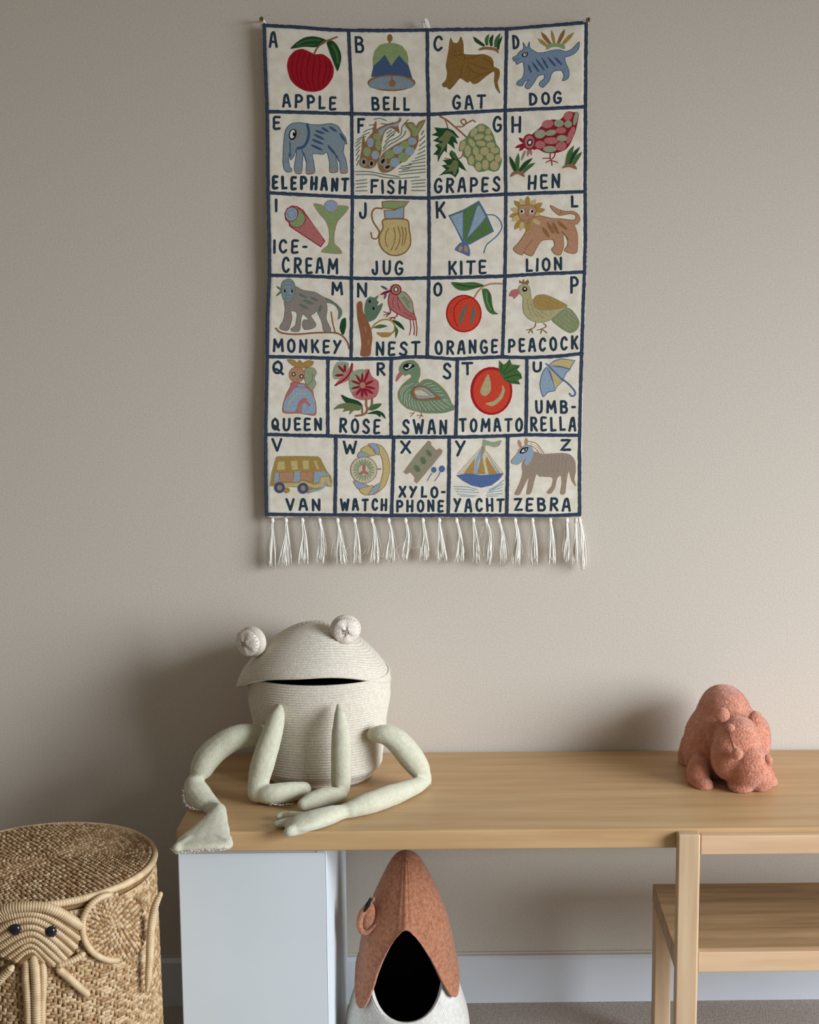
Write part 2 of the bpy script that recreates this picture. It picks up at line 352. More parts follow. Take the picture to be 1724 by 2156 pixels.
# --- grid of blue chain stitch
b = Emb('0', .00045)
def line(pts, w=7.6):
    p = pairs(pts); out = []
    for i in range(len(p)-1):
        n = max(1, int(math.dist(p[i], p[i+1])/5))
        for k in range(n): f = k/n; out += [p[i][0]*(1-f)+p[i+1][0]*f+random.uniform(-.35, .35), p[i][1]*(1-f)+p[i+1][1]*f+random.uniform(-.35, .35)]
    out += list(p[-1]); b.S('navy', w, out, 0, .1)
    b.S('blue', 1.2, [v+(1.2 if i % 2 else -.4) for i, v in enumerate(out)], 0, .5)
hl = [[557,54,625.8,57.6,694.5,63,733,64,797.5,64.5,894,64,911.5,63.5,997,62,1068,60.8,1147,54.3,1234,47],
 [563.6,234.6,647.3,236.7,739.6,239.3,819,241,904,241.3,1063.8,232.5,1147.5,229.2,1232,225],
 [564.7,406,647,410.6,741.7,415,821.5,415.5,903,417,1063.8,409,1147,406,1232,403.5],
 [568.8,579.6,654.4,581.7,740,585.8,821.5,586.9,902.9,585.3,984,583.8,1063.3,581.5,1140.6,576.5,1230.4,572.9],
 [563,750.8,654,752.9,740,756,821.5,755,864,751.5,903,752,951,755.7,963.5,755.7,1057.5,751.5,1109.7,753.2,1172,750.4,1225.6,744.2],
 [561,914.6,631,916.6,692,917.6,753,919.7,824,920.3,893.5,920.4,945.7,920.2,1009,919.5,1068,917.5,1109.7,915.6,1220.4,917],
 [561,1083,631,1084,704,1084,826,1085.5,942.6,1084.5,1068,1084.8,1151.5,1085.6,1220,1083]]
for p in hl: line(p)
for p in ([556.5,52,558,120,562.5,234.6,564.7,406,567,500,567.7,579.6,563,670,562.5,752,561,830,559.5,914.6,560,1000,561,1084],
          [1234.3,45,1232.5,225,1232,404,1232.5,500,1230.4,576,1227,660,1224.5,746,1222,830,1220.5,917,1220,1000,1220,1084],
          [734,64,738,150,740.6,239,741,330,742,415.5,741,500,740,586,740,670,739,755], [899.8,64,900,150,902.5,241,902.5,330,903,416,904,500,903,585,901.5,670,899.4,752],
          [1067,61,1065,150,1063.8,232.5,1064,320,1065,410,1064.5,500,1063,581.7,1060.5,670,1058,750], [690.5,753,690,830,690.5,917], [823.7,756,822.5,830,824,919.5],
          [962.8,756,962,830,959.4,919], [1109.5,753,1109,830,1107.5,916], [707.5,918,707,1000,705.5,1084], [829,920,827.5,1000,824.5,1085], [946,920,945.5,1000,943.7,1084], [1069,917.5,1068.5,1000,1066.9,1084.5]):
    line(p, 7.2)
o = b.done('border'); o['label'] = 'dark blue chain-stitched grid lines'

# --- lettering: hand-drawn strokes, one box per word
GL = {'A': ([.02,1,.12,.7,.28,.15,.45,.02,.62,.08,.8,.6,.95,1], [.16,.66,.8,.66]), 'B': ([.1,0,.08,.5,.1,1], [.1,.03,.6,.03,.85,.2,.7,.4,.25,.46], [.25,.46,.8,.54,.92,.78,.7,.98,.1,.98]),
 'C': ([.9,.2,.65,.02,.3,.1,.08,.45,.15,.82,.5,1,.88,.82],), 'D': ([.1,0,.12,1], [.1,.03,.55,.08,.9,.4,.8,.8,.4,.98,.12,.98]), 'E': ([.95,.02,.12,.04,.08,.5,.12,.98,.95,.97], [.12,.5,.8,.48]),
 'F': ([.1,0,.12,1], [.1,.03,.95,.02], [.1,.5,.75,.47]), 'G': ([.88,.15,.6,.0,.25,.12,.06,.5,.2,.88,.55,1,.88,.85,.92,.58,.6,.56],), 'H': ([.08,0,.1,1], [.9,0,.88,1], [.1,.55,.88,.52]),
 'I': ([.5,0,.5,1],), 'J': ([.85,0,.85,.55,.75,.88,.45,1,.15,.88,.08,.65],), 'K': ([.1,0,.12,1], [.88,.02,.45,.4,.14,.62], [.4,.45,.92,1]), 'L': ([.12,0,.1,.97,.92,.95],),
 'M': ([.06,1,.14,.02], [.14,.04,.5,.68], [.5,.68,.86,.04], [.86,.02,.94,1]), 'N': ([.1,1,.1,.02], [.1,.04,.88,.96], [.88,.98,.9,0]), 'O': ([.5,0,.18,.15,.06,.5,.18,.86,.5,1,.82,.86,.94,.5,.82,.15,.5,0],),
 'P': ([.12,0,.14,1], [.12,.04,.6,.02,.92,.25,.75,.5,.16,.56]), 'Q': ([.5,0,.15,.2,.08,.55,.25,.85,.6,.9,.85,.6,.8,.2,.5,0], [.3,.6,.65,.75,1,1]), 'R': ([.12,0,.1,1], [.12,.03,.65,.03,.88,.22,.7,.45,.14,.52], [.4,.52,.65,.75,.95,1]),
 'S': ([.9,.18,.6,.0,.25,.1,.2,.32,.5,.48,.85,.68,.8,.92,.45,1,.08,.88],), 'T': ([.02,.04,.98,.02], [.5,.04,.5,1]), 'U': ([.1,0,.1,.6,.25,.95,.55,1,.82,.85,.9,.5,.9,0],), 'V': ([.05,0,.5,1], [.5,1,.95,0]),
 'W': ([.04,0,.26,1], [.26,1,.5,.3], [.5,.3,.74,1], [.74,1,.96,0]), 'X': ([.08,0,.92,1], [.92,0,.06,1]), 'Y': ([.06,.0,.5,.52], [.94,0,.5,.52,.15,1]), 'Z': ([.08,.05,.92,.03,.06,.95,.95,.93],), '-': ([.1,.5,.9,.5],)}
WID = {'I': .28, 'M': 1.3, 'W': 1.35, '-': .6, 'L': .85, 'E': .85, 'J': .8, 'T': 1.0}
STRAIGHT = set('HIKLMNTVWXZF-')
def word(w, x0, y0, x1, y1, slope=0, sw=None):
    hh = (y1-y0); tot = sum(WID.get(c, 1) for c in w); gap = .26 if len(w) > 1 else 0; k = (x1-x0)/(tot+gap*(len(w)-1)); x = x0
    sw = sw or 6.6
    for c in w:
        e = Emb('0', .00045)
        cw = WID.get(c, 1)*k; cx = (x+cw/2-x0)/max(1, x1-x0); dy = slope*(cx-.5); m = sw*.46
        if c == 'I' or len(w) == 1 and cw < sw*1.2: ix0, ix1 = x+cw/2-.5, x+cw/2+.5
        else: ix0, ix1 = x+m, x+cw-m
        jx, jy = random.uniform(-.6, .6), random.uniform(-.8, .8); rot = random.uniform(-.04, .04)
        for st in GL[c]:
            a = []
            for u, v in pairs(list(st)):
                X = ix0+u*(ix1-ix0)+jx; Y = y0+m+v*(hh-2*m)+dy+jy; X -= (v-.5)*hh*rot; a += [X, Y]
            if (c in STRAIGHT or len(st) <= 4):
                p = pairs(a); a = []
                for i in range(len(p)-1):
                    for q in range(3): f = q/3; a += [p[i][0]*(1-f)+p[i+1][0]*f, p[i][1]*(1-f)+p[i+1][1]*f]
                a += list(p[-1]); e.S('ink', sw, a, 0, .09)
            else: e.S('ink', sw, a, 1, .05)
        x += cw+gap*k
        e.done('letter')
WORDS = [('A', 565.8,66,586,101.5,0, 'APPLE', 593,199,709,229,7), ('B', 745.6,76,767.5,112.3,0, 'BELL', 781,203.5,864,233.5,2), ('C', 911,75,934,109,0, 'GAT', 951,200,1023,231.4,-2),
 ('D', 1076.7,72.6,1094,103.7,0, 'DOG', 1112,193,1184,221,-6), ('E', 573.3,243,591.5,273,0, 'ELEPHANT', 571.8,371,735.5,401.5,6), ('F', 750.3,248.5,768.5,281.8,0, 'FISH', 778.6,377.3,857,408.4,2),
 ('G', 1036,243.6,1057.4,278.6,0, 'GRAPES', 912.5,373,1055,406,-4), ('H', 1075,243.6,1099,279.7,0, 'HEN', 1110,366.5,1181,398.5,-4), ('I', 577,417.7,585,447,0, 'ICE-', 575,504,648,534.7,0, 'CREAM', 592.8,541.5,714,576.5,3),
 ('J', 754.6,425,774.5,460.6,0, 'JUG', 781.8,548.3,850,579.6,1), ('K', 915,422.5,940,460,0, 'KITE', 941.8,548,1024.7,579,-3), ('L', 1201,411,1219,437.6,0, 'LION', 1105.7,542,1185.5,571.5,-5),
 ('M', 696,591.7,723.3,621.4,0, 'MONKEY', 572.6,713.5,720.2,743.5,3), ('N', 750,595,775.5,627.6,0, 'NEST', 789,718,886.2,749.3,0), ('O', 911,594.2,932,624.5,0, 'ORANGE', 914.6,715,1048.7,746,-3),
 ('P', 1198,582,1219,619.3,0, 'PEACOCK', 1068.5,709.5,1219,740,-7), ('Q', 571.3,759.3,597.7,790.8,0, 'QUEEN', 570,879,680,907.5,0), ('R', 791.2,762.7,812.5,791.8,0, 'ROSE', 713.4,880.5,801.7,913,4),
 ('S', 930,763,951.5,798.5,0, 'SWAN', 845,882.5,942.6,914.9,0), ('T', 971.5,761,997.4,790,0, 'TOMATO', 965.6,880,1101.4,910,-1), ('U', 1119,760.5,1142,784,0, 'UMB-', 1125.4,842.3,1213,871.6,0, 'RELLA', 1115,877,1214,909,0),
 ('V', 570.3,921.7,595.7,951,0, 'VAN', 600.8,1048.6,676,1076,0), ('W', 720.5,926.8,753,956.2,0, 'WATCH', 715,1048.6,817,1076,0), ('X', 841.3,926.2,867,955,0, 'XYLO-', 838.2,1022.8,939.5,1048.3,0, 'PHONE', 832.5,1051.5,935.8,1078.6,0),
 ('Y', 957.3,927,982.3,961.3,0, 'YACHT', 954,1048,1062.7,1078.3,0), ('Z', 1178.6,923.8,1204.7,951,0, 'ZEBRA', 1080.5,1047,1202.6,1077,0)]
for wd_ in WORDS:
    for i in range(0, len(wd_), 6): word(*wd_[i:i+6], sw=6.2 if wd_[i] == 'ELEPHANT' else 5.4)

# --- the pictures
e = Emb('A'); e.P('red', [300,560,320,470,380,405,450,388,520,415,575,440,650,440,720,490,757,570,750,660,700,740,640,790,560,808,470,795,390,750,330,680])
for a in ([380,430,345,560,370,680,430,750], [430,410,395,540,400,650,450,770], [480,420,445,550,440,670,490,785], [525,440,500,560,495,680,535,790], [575,460,560,570,550,690,575,790], [620,460,622,570,605,680,620,780], [670,480,685,580,660,690,660,750], [715,520,725,600,700,690]): e.S('dred', 13, a, 1, .3)
e.P('dgreen', [335,385,400,320,480,275,560,265,650,285,690,312,640,350,580,372,480,368,400,378]); e.S('green', 18, [390,350,480,310,560,300,630,305]); e.S('green', 10, [400,366,500,350,590,345])
e.P('dgreen', [690,325,740,305,790,350,825,420,832,490,815,560,795,605,760,530,730,450,705,380]); e.S('green', 26, [745,350,785,430,800,530])
e.S('brownp', 17, [570,430,600,375,660,320,730,295,790,272]); e.done('apple_motif', 'embroidered red apple with two green leaves')
e = Emb('A'); e.S('rust', 18, [1308,290,1308,335]); e.E('rust', 1309,282,26,38); e.E('rust', 1325,720,236,82); e.P('blue', [1125,665,1150,545,1200,450,1258,400,1400,400,1450,450,1490,545,1530,680,1420,648,1300,640,1200,655], 0)
e.P('lgreen', [1145,555,1143,480,1160,410,1210,350,1280,330,1360,332,1430,360,1475,420,1490,480,1488,545,1445,505,1400,450,1360,500,1322,555,1290,500,1258,445,1200,510], 0)
e.P('eblue', [1108,720,1140,690,1230,662,1325,655,1420,662,1500,690,1540,720,1530,765,1430,780,1300,785,1180,778,1115,765]); e.S('rust', 20, [1328,655,1328,705], 0); e.E('rust', 1332,725,34,33); e.done('bell_motif', 'embroidered green and blue bell')
e = Emb('B')
for c, x0, y0, x1, y1, w in (('dgreen',605,358,495,268,36), ('green',632,355,650,240,36), ('dgreen',675,362,692,245,34), ('green',712,372,765,232,36), ('dgreen',738,398,782,262,30)): e.T(c, w, [x0,y0,(x0+x1)/2-14,(y0+y1)/2,x1,y1])
e.P('brown', [548,405,562,380,610,366,670,370,730,385,745,432,700,405,620,395])
e.P('catb', [255,400,262,330,275,280,300,325,345,328,375,268,398,330,402,400,410,440,520,445,600,440,670,470,695,520,697,560,750,590,755,650,735,720,760,828,715,770,700,700,705,630,690,610,620,660,540,725,490,732,470,705,440,720,400,695,365,680,310,745,265,790,235,765,205,765,192,735,230,690,240,620,228,560,240,480])
for a in ([400,495,480,475,560,450], [440,515,540,560,640,590], [430,560,500,620,560,635], [385,560,372,650,360,670], [290,440,330,460,380,440], [305,410,322,417], [352,405,368,410], [690,610,560,650,470,700], [415,480,400,440], [600,480,660,520,690,560]): e.S('catd', 7, a)
e.done('cat_motif', 'embroidered brown cat beside green grass')
e = Emb('B')
for c, x0, y0, x1, y1, w in (('ochre',1220,360,1128,285,36), ('rust',1255,345,1160,220,38), ('ochre',1292,335,1262,200,32), ('rust',1328,335,1395,190,38), ('ochre',1372,340,1485,222,38)): e.T(c, w, [x0,y0,x1,y1])
e.P('lgreen', [1215,395,1218,350,1260,332,1340,330,1390,350,1390,388,1330,368,1270,370])
e.P('dogb', [882,475,925,450,955,410,990,385,985,325,1012,368,1030,368,1045,318,1048,370,1080,400,1130,425,1200,420,1270,400,1340,395,1400,412,1460,390,1500,350,1535,318,1530,380,1490,430,1440,455,1395,470,1400,520,1430,590,1435,640,1420,680,1370,700,1385,650,1360,600,1290,605,1260,640,1240,700,1180,765,1145,745,1150,715,1190,680,1190,640,1130,655,1090,720,1040,780,1005,765,1010,735,1040,690,1000,710,975,750,925,740,930,710,980,670,995,600,985,520,960,520,920,540,915,515,895,505], 1, ('edark', 8))
for a in ([1035,540,1062,622], [1068,512,1138,612], [1105,480,1192,598], [1165,470,1228,578], [1222,465,1302,558], [1290,465,1362,542]): e.T('edark', 22, a[2:]+a[:2])
e.S('edark', 8, [890,495,940,485]); e.eye(1003,443,32,22,-20); e.done('dog_motif', 'embroidered blue striped dog before a brown plant')
e = Emb('A'); e.P('eblue', [262,1400,270,1250,290,1170,340,1120,430,1108,520,1125,620,1130,730,1118,800,1145,840,1210,875,1260,885,1320,865,1310,850,1400,875,1470,892,1580,880,1605,825,1600,815,1500,790,1440,770,1420,790,1500,795,1590,720,1595,715,1500,690,1400,650,1420,550,1415,560,1500,570,1600,490,1610,490,1500,460,1400,450,1500,440,1605,385,1605,370,1550,385,1450,390,1370,365,1440,335,1475,325,1440,320,1400,315,1480,330,1550,345,1560,340,1590,300,1595,272,1570,258,1500], 1, ('edark', 8))
e.S('edark', 34, [497,1128,512,1200,500,1280,460,1345,395,1362]); e.S('edark', 12, [325,1295,335,1440]); e.S('edark', 10, [440,1370,470,1440,490,1500]); e.S('edark', 10, [700,1330,760,1400,810,1490])
for a in ([385,1592,435,1592], [494,1595,562,1592], [722,1580,785,1578], [830,1588,882,1585]): e.S('tan', 26, a)
for a in ([640,1160,712,1200], [715,1150,792,1200], [580,1188,672,1218], [565,1225,672,1278], [548,1275,662,1325], [538,1328,652,1382], [705,1340,782,1430], [820,1215,875,1300]): e.T('edark', 24, a)
e.S('tan', 9, [395,1180,435,1210,405,1260,430,1240]); e.E('black', 355,1225,36,56,14); e.E('white', 352,1222,24,44,14); e.E('black', 366,1222,12,20); e.done('elephant_motif', 'embroidered pale blue elephant')
e = Emb('A')
for a in ([1155,1075,1215,1068,1275,1090], [1050,1205,1090,1180,1150,1165], [1040,1235,1110,1205], [985,1280,1020,1255,1070,1245], [975,1310,1030,1265], [970,1345,1020,1300], [975,1385,1015,1340], [975,1430,1010,1375], [978,1480,1005,1425], [985,1530,1002,1480], [1225,1120,1290,1125,1340,1110], [1105,1135,1150,1130],
 [1240,1390,1300,1330,1370,1290,1440,1240,1465,1190], [1245,1360,1290,1300,1370,1260,1420,1220,1430,1150,1490,1080], [1262,1300,1310,1250,1360,1210], [1280,1250,1330,1205,1370,1190], [1275,1215,1325,1180], [1320,1245,1350,1230],
 [1640,1190,1620,1230], [1650,1240,1600,1290], [1655,1290,1600,1340], [1655,1340,1595,1380], [1655,1385,1585,1420], [1655,1425,1560,1460], [1655,1460,1530,1490], [1655,1495,1500,1515], [1655,1530,1520,1545,1400,1560], [1655,1565,1540,1575,1400,1595], [1655,1595,1500,1610,1400,1620],
 [970,1590,1100,1590,1250,1615,1400,1640], [975,1618,1150,1620,1250,1645,1400,1655,1600,1642], [1420,1540,1520,1520], [1430,1575,1500,1560], [975,1682,1080,1668], [975,1712,1085,1700], [980,1747,1080,1735], [975,1780,1085,1777], [1520,1682,1655,1670], [1530,1712,1650,1700], [1530,1742,1655,1735], [1525,1775,1655,1777]): e.S('teal', 9, a)
e.T('rust', 26, [1150,1230,1175,1095]); e.T('rust', 24, [1045,1370,1055,1240])
e.P('rust', [1020,1460,1040,1360,1080,1290,1120,1230,1180,1175,1270,1130,1340,1115,1400,1090,1410,1058,1420,1090,1390,1130,1405,1212,1370,1185,1320,1160,1260,1200,1230,1300,1225,1400,1190,1480,1160,1540,1110,1560,1050,1550,1015,1520])
e.P('lblue', [1195,1185,1280,1142,1350,1125,1395,1105,1375,1150,1320,1145,1260,1180,1230,1235,1200,1210]); 
for q in ((1185,1247,38,30,'lgreen'), (1117,1305,30,42,'lblue'), (1195,1328,27,48,'lgreen'), (1083,1395,34,42,'lgreen'), (1165,1427,34,40,'lblue')): e.E(q[4], q[0], q[1], q[2]*1.12, q[3]*1.1)
for q in ((1052,1498,34,46), (1128,1513,30,38)): e.E('taupe', *q); e.E('black', q[0], q[1]-2, 14, 22)
e.P('rust', [1195,1510,1215,1460,1260,1400,1330,1350,1400,1310,1480,1270,1520,1240,1510,1190,1465,1140,1475,1110,1540,1110,1570,1150,1600,1105,1658,1083,1630,1150,1590,1220,1590,1290,1560,1370,1500,1450,1400,1520,1310,1590,1250,1600,1215,1575])
e.P('lgreen', [1480,1130,1535,1122,1570,1165,1610,1115,1642,1100,1600,1180,1572,1240,1535,1240,1520,1180])
for q in ((1528,1293,38,34,0,'lblue'), (1455,1330,46,32,-20,'lgreen'), (1385,1376,48,36,-20,'lblue'), (1305,1420,46,36,-25,'lgreen'), (1503,1390,42,38,-20,'lblue'), (1440,1450,48,42,-20,'lgreen'), (1355,1500,44,40,-20,'lblue')): e.E(q[5], q[0], q[1], q[2]*1.12, q[3]*1.12, q[4])
e.E('taupe',1238,1490,42,42); e.E('black',1240,1487,14,26,30); e.E('taupe',1285,1545,42,35); e.E('black',1285,1545,24,13,-25); e.done('fish_motif', 'two embroidered fish among green waves')
e = Emb('B')
for a, w in (([170,1050,240,1090,300,1140,370,1200,440,1265], 18), ([218,1080,238,1130,245,1168], 12), ([335,1150,390,1150,425,1110,405,1078,375,1098,400,1130,450,1108,490,1088,515,1105], 14), ([398,1390,385,1440,350,1465,280,1470,220,1462], 12)): e.S('brown', w, a)
e.P('dgreen', [245,1165,300,1190,358,1258,318,1255,345,1322,300,1300,315,1370,270,1330,240,1310,235,1405,212,1385,175,1440,150,1498,148,1430,105,1422,150,1370,122,1332,170,1310,102,1288,160,1250,88,1232,140,1205,115,1158,180,1165], 0)
e.P('olive', [242,1185,345,1262,280,1245,262,1285,230,1330,190,1390,150,1450,185,1360,150,1330,200,1300,150,1280,190,1240])
e.P('dgreen', [280,1380,320,1410,350,1470,385,1510,430,1585,385,1565,350,1540,355,1590,320,1648,288,1622,262,1612,205,1618,162,1632,230,1570,185,1530,240,1520,198,1478,290,1470,262,1420], 0)
e.P('olive', [300,1480,345,1490,340,1560,310,1630,290,1590,250,1590,210,1605,260,1560,230,1535,280,1520]); e.T('green', 30, [330,1470,275,1385])
e.P('gback', [355,1370,370,1300,430,1260,470,1190,560,1125,610,1132,665,1175,700,1250,722,1320,757,1370,757,1430,777,1480,747,1570,700,1592,640,1575,600,1590,540,1592,500,1540,450,1522,430,1462,400,1442,400,1392,362,1392])
for q in ((500,1207,28,48,30), (572,1168,36,32,0), (640,1198,28,30,0), (390,1335,26,52,20), (480,1310,24,48,-35), (552,1250,52,26,-15), (645,1262,40,29,0), (570,1315,50,25,10), (667,1330,42,29,0), (440,1387,30,56,0), (520,1390,30,40,0), (605,1390,44,42,0), (705,1383,44,30,0), (475,1480,30,46,0), (550,1450,38,34,0), (660,1447,40,38,0), (737,1462,32,38,0), (545,1540,30,44,0), (612,1522,34,50,0), (700,1533,42,46,0)): e.E('gcream', *q)
e.done('grapes_motif', 'embroidered pale green grapes with dark leaves')
e = Emb('B'); e.P('crim', [1075,1225,1150,1160,1200,1110,1270,1080,1340,1085,1390,1040,1430,1000,1480,1010,1522,1010,1528,1050,1510,1150,1490,1220,1440,1330,1390,1380,1300,1410,1200,1405,1130,1370,1080,1375,1050,1300])
for q in ((1225,1125,52,36,-15,'pink'), (1335,1118,44,32,0,'sage'), (1425,1045,44,36,-50,'pink'), (1498,1070,18,62,12,'sage'), (1425,1125,34,32,0,'sage'), (1150,1222,50,38,-15,'sage'), (1255,1210,50,26,-12,'sage'), (1355,1187,46,28,0,'pink'), (1450,1235,26,80,22,'pink'), (1365,1264,46,28,0,'sage'), (1258,1288,64,30,0,'pink'), (1150,1327,46,34,0,'pink'), (1245,1370,60,28,0,'sage'), (1355,1342,50,38,-15,'pink')): e.E(q[5], q[0], q[1], q[2]*1.1, q[3]*1.12, q[4])
e.E('crim', 1045,1300,62,78); e.E('pink', 1045,1300,48,64); e.E('black', 1050,1305,26,34,20); e.E('white', 1050,1305,14,20,20)
for a in ([1005,1320,905,1358], [995,1305,945,1258], [1000,1335,948,1388]): e.T('crim', 30, a)
e.T('pink', 20, [1040,1375,1030,1442]); e.T('pink', 20, [1058,1375,1068,1430]); e.T('taupe', 22, [1008,1385,970,1482])
for a in ([1255,1405,1250,1450,1262,1480,1270,1528], [1260,1475,1210,1500], [1262,1480,1322,1500], [1242,1460,1178,1460], [1302,1405,1292,1440,1272,1465]): e.S('crim', 9, a)
for c, a, w in (('green',[1410,1530,1440,1420,1482,1338],42), ('dgreen',[1440,1525,1480,1430,1542,1350],36), ('green',[1475,1530,1515,1455,1562,1400],36), ('dgreen',[915,1592,885,1520,853,1440],38), ('green',[930,1590,930,1500,940,1412],38), ('dgreen',[950,1590,1005,1520,1078,1458],38), ('green',[985,1600,1040,1545,1105,1503],34)): e.T(c, w, a)
e.P('brown', [1368,1558,1400,1525,1450,1515,1495,1530,1512,1568,1440,1545]); e.P('brown', [862,1642,880,1600,930,1582,980,1595,1000,1642,930,1612]); e.done('hen_motif', 'embroidered crimson hen pecking between grass tufts')
e = Emb('C'); e.P('pink', [240,240,262,190,310,162,360,168,420,205,460,262,640,515,600,572,340,400,290,365,280,325,250,300], 0, ('crim', 12))
e.P('lgreen', [370,190,425,235,445,290,420,350,370,380,310,365,285,325,345,290,372,245], 1, ('crim', 9)); e.E('lblue', 306,244,62,72,10, ('crim', 9))
e.P('lgreen', [530,145,575,142,622,158,650,200,740,200,785,158,880,172,840,240,770,320,745,400,735,470,740,545,790,590,805,642,615,628,635,590,680,550,690,470,680,380,650,310,590,240], 1, ('xpink', 8)); e.E('lblue', 704,160,66,58,0, ('xpink', 8))
for r_ in (20, 40): e.E('eblue', 306,244,r_,r_+6,10); e.E('lblue', 306,244,r_-7,r_-2,10)
e.done('ice_cream_motif', 'embroidered ice-cream cone and sundae glass')
e = Emb('C'); e.S('rust', 17, [1220,188,1150,185,1115,235,1125,310,1160,370,1190,420,1182,465]); e.S('rust', 15, [1190,440,1168,488,1120,485,1107,430])
e.P('gold', [1235,300,1465,300,1490,400,1505,480,1500,560,1450,630,1370,660,1290,650,1225,600,1190,530,1195,450,1230,380], 1, ('rust', 18)); e.P('lblue', [1240,205,1340,205,1440,162,1435,285,1250,290], 0, ('rust', 14)); e.P('lgreen', [1220,120,1300,112,1490,114,1445,165,1340,192,1225,180], 0, ('rust', 14))
for a in ([1285,390,1258,440,1252,510,1270,570], [1335,380,1350,440,1345,520,1312,605], [1378,370,1400,450,1388,540,1352,608], [1418,370,1430,450,1420,560], [1450,380,1462,440,1440,555]): e.S('rust', 11, a)
e.done('jug_motif', 'embroidered yellow jug with a brown handle')
e = Emb('D'); e.S('kblue', 12, [635,250,720,255,780,310,797,380,750,460,680,520,640,560,615,635])
e.P('kgreen', [265,260,410,205,565,115,640,250,710,415,470,545,400,520,330,370], 0, ('kblue', 16)); e.P('lblue', [280,268,405,220,410,330,402,500,340,385], 0); e.P('lblue', [545,175,568,150,635,270,560,370,450,480,500,330], 0)
for a in ([408,210,405,510], [550,140,430,500], [636,285,440,500]): e.S('kblue', 9, a)
e.S('kblue', 34, [415,515,420,560]); e.P('kblue', [385,530,450,540,475,610,470,668,400,640,325,605,345,570]); e.E('tan', 380,592,20,28,20); e.E('tan', 435,595,18,36,-8); e.done('kite_motif', 'embroidered blue and green kite')
e = Emb('D')
for x, y, c in ((1060,58,'ochre'), (1140,92,'gold'), (1208,130,'ochre'), (1235,197,'ochre'), (1200,265,'gold'), (920,108,'ochre'), (985,85,'gold'), (885,190,'gold'), (872,268,'ochre'), (900,312,'gold'), (925,400,'ochre'), (985,412,'gold'), (1050,412,'ochre'), (1140,350,'gold')): e.T(c, 52, [1050*.6+x*.4, 225*.6+y*.4, x, y])
e.P('tan', [1190,262,1300,285,1400,290,1480,300,1530,302,1548,272,1530,245,1470,240,1380,255,1310,200,1290,155,1380,200,1440,215,1520,215,1570,250,1585,300,1560,340,1530,352,1560,450,1555,620,1500,640,1430,610,1460,560,1460,500,1415,430,1420,560,1390,650,1340,650,1300,600,1330,560,1310,500,1200,510,1150,580,1100,665,1030,640,1020,620,1000,655,940,630,915,590,970,530,1030,440,1060,370,1100,280], 1, ('rust', 9))
e.T('ochre', 46, [1080,340,1050,412]); e.T('gold', 44, [1110,300,1190,345]); e.P('tan', [962,210,975,162,1050,148,1120,160,1147,200,1130,250,1090,310,1045,335,1000,312,968,260], 1, ('rust', 10))
for x in (1000, 1098): e.E('white', x,215,22,24); e.E('black', x+(4 if x > 1050 else -3),215,12,17)
for a in ([1030,195,1042,250,1030,272], [1066,195,1056,250,1066,272], [1005,290,1045,312,1088,285], [1390,200,1400,240], [1110,500,1060,560,1030,600]): e.S('rust', 7, a)
for a in ([1205,370,1275,475], [1258,325,1318,435], [1308,325,1368,440], [1358,312,1452,395]): e.T('rust', 34, a[2:]+a[:2])
e.S('rust', 9, [1405,420,1450,470,1470,500]); e.done('lion_motif', 'embroidered tan lion with yellow mane')
e = Emb('C'); e.S('brownp', 18, [145,1395,200,1440,350,1455,550,1440,740,1440,820,1475,870,1540,885,1600]); e.S('brownp', 14, [745,1440,718,1330,705,1230]); e.P('dgreen', [815,1458,790,1390,810,1310,850,1290,855,1370,835,1452])
e.P('mgrey', [320,970,420,1010,540,1030,620,1075,700,1110,770,1160,810,1210,810,1260,775,1305,780,1220,740,1160,660,1135,665,1200,655,1300,700,1400,690,1430,630,1420,610,1330,560,1220,540,1240,500,1270,550,1350,530,1390,440,1410,415,1360,430,1310,480,1310,420,1250,400,1300,385,1420,310,1425,300,1400,345,1360,360,1240,300,1220,310,1290,280,1400,250,1420,190,1400,190,1370,225,1310,240,1200,235,1120], 1, ('ggrey', 7))
e.S('ggrey', 16, [650,1100,740,1145,795,1220,785,1290])
for a in ([380,1050,462,1088], [498,1082,582,1122], [430,1112,532,1152], [385,1150,480,1205], [600,1160,588,1232]): e.T('ggrey', 26, a)
e.T('ggrey', 20, [208,1012,152,968]); e.T('ggrey', 20, [208,1015,152,1072]); e.P('eblue', [203,980,222,920,280,898,322,920,340,970,335,1050,310,1110,270,1130,230,1110,210,1050], 1, ('ggrey', 10)); e.S('ggrey', 8, [205,972,270,955,338,972]); e.S('ggrey', 7, [225,940,270,922,325,940])
e.E('black', 238,1018,8,18); e.E('black', 312,1020,8,16)
for a in ([262,1020,252,1060,295,1065], [238,1085,270,1100,312,1080], [222,1000,245,990], [295,990,322,1000]): e.S('ggrey', 6, a)
e.done('monkey_motif', 'embroidered grey monkey on a branch')
e = Emb('C'); e.P('brownp', [962,1180,968,1140,995,1120,1020,1140,1025,1220,1060,1290,1100,1380,1120,1480,1110,1580,1095,1672,1000,1672,1010,1560,995,1430,970,1300]); e.S('tan', 9, [1045,1380,1055,1440]); e.S('tan', 9, [1082,1500,1076,1560])
e.P('ggrey', [1040,1200,1060,1110,1100,1075,1140,1085,1185,1060,1165,1110,1185,1130,1170,1170,1225,1140,1215,1190,1190,1240,1150,1300,1080,1330,1050,1270]); e.E('black', 1093,1122,11,18); e.E('black', 1132,1193,12,15)
e.S('ochre', 16, [1110,1400,1150,1350,1220,1310,1290,1310,1340,1350,1345,1410,1310,1450]); e.P('ochre', [1160,1440,1240,1435,1320,1440,1290,1480,1220,1485]); e.P('dgreen', [1320,1310,1380,1325,1420,1360,1445,1412,1380,1372]); e.P('green', [1128,1388,1200,1355,1272,1372,1200,1395]); e.P('green', [1350,1370,1380,1410,1375,1450,1355,1492,1350,1430])
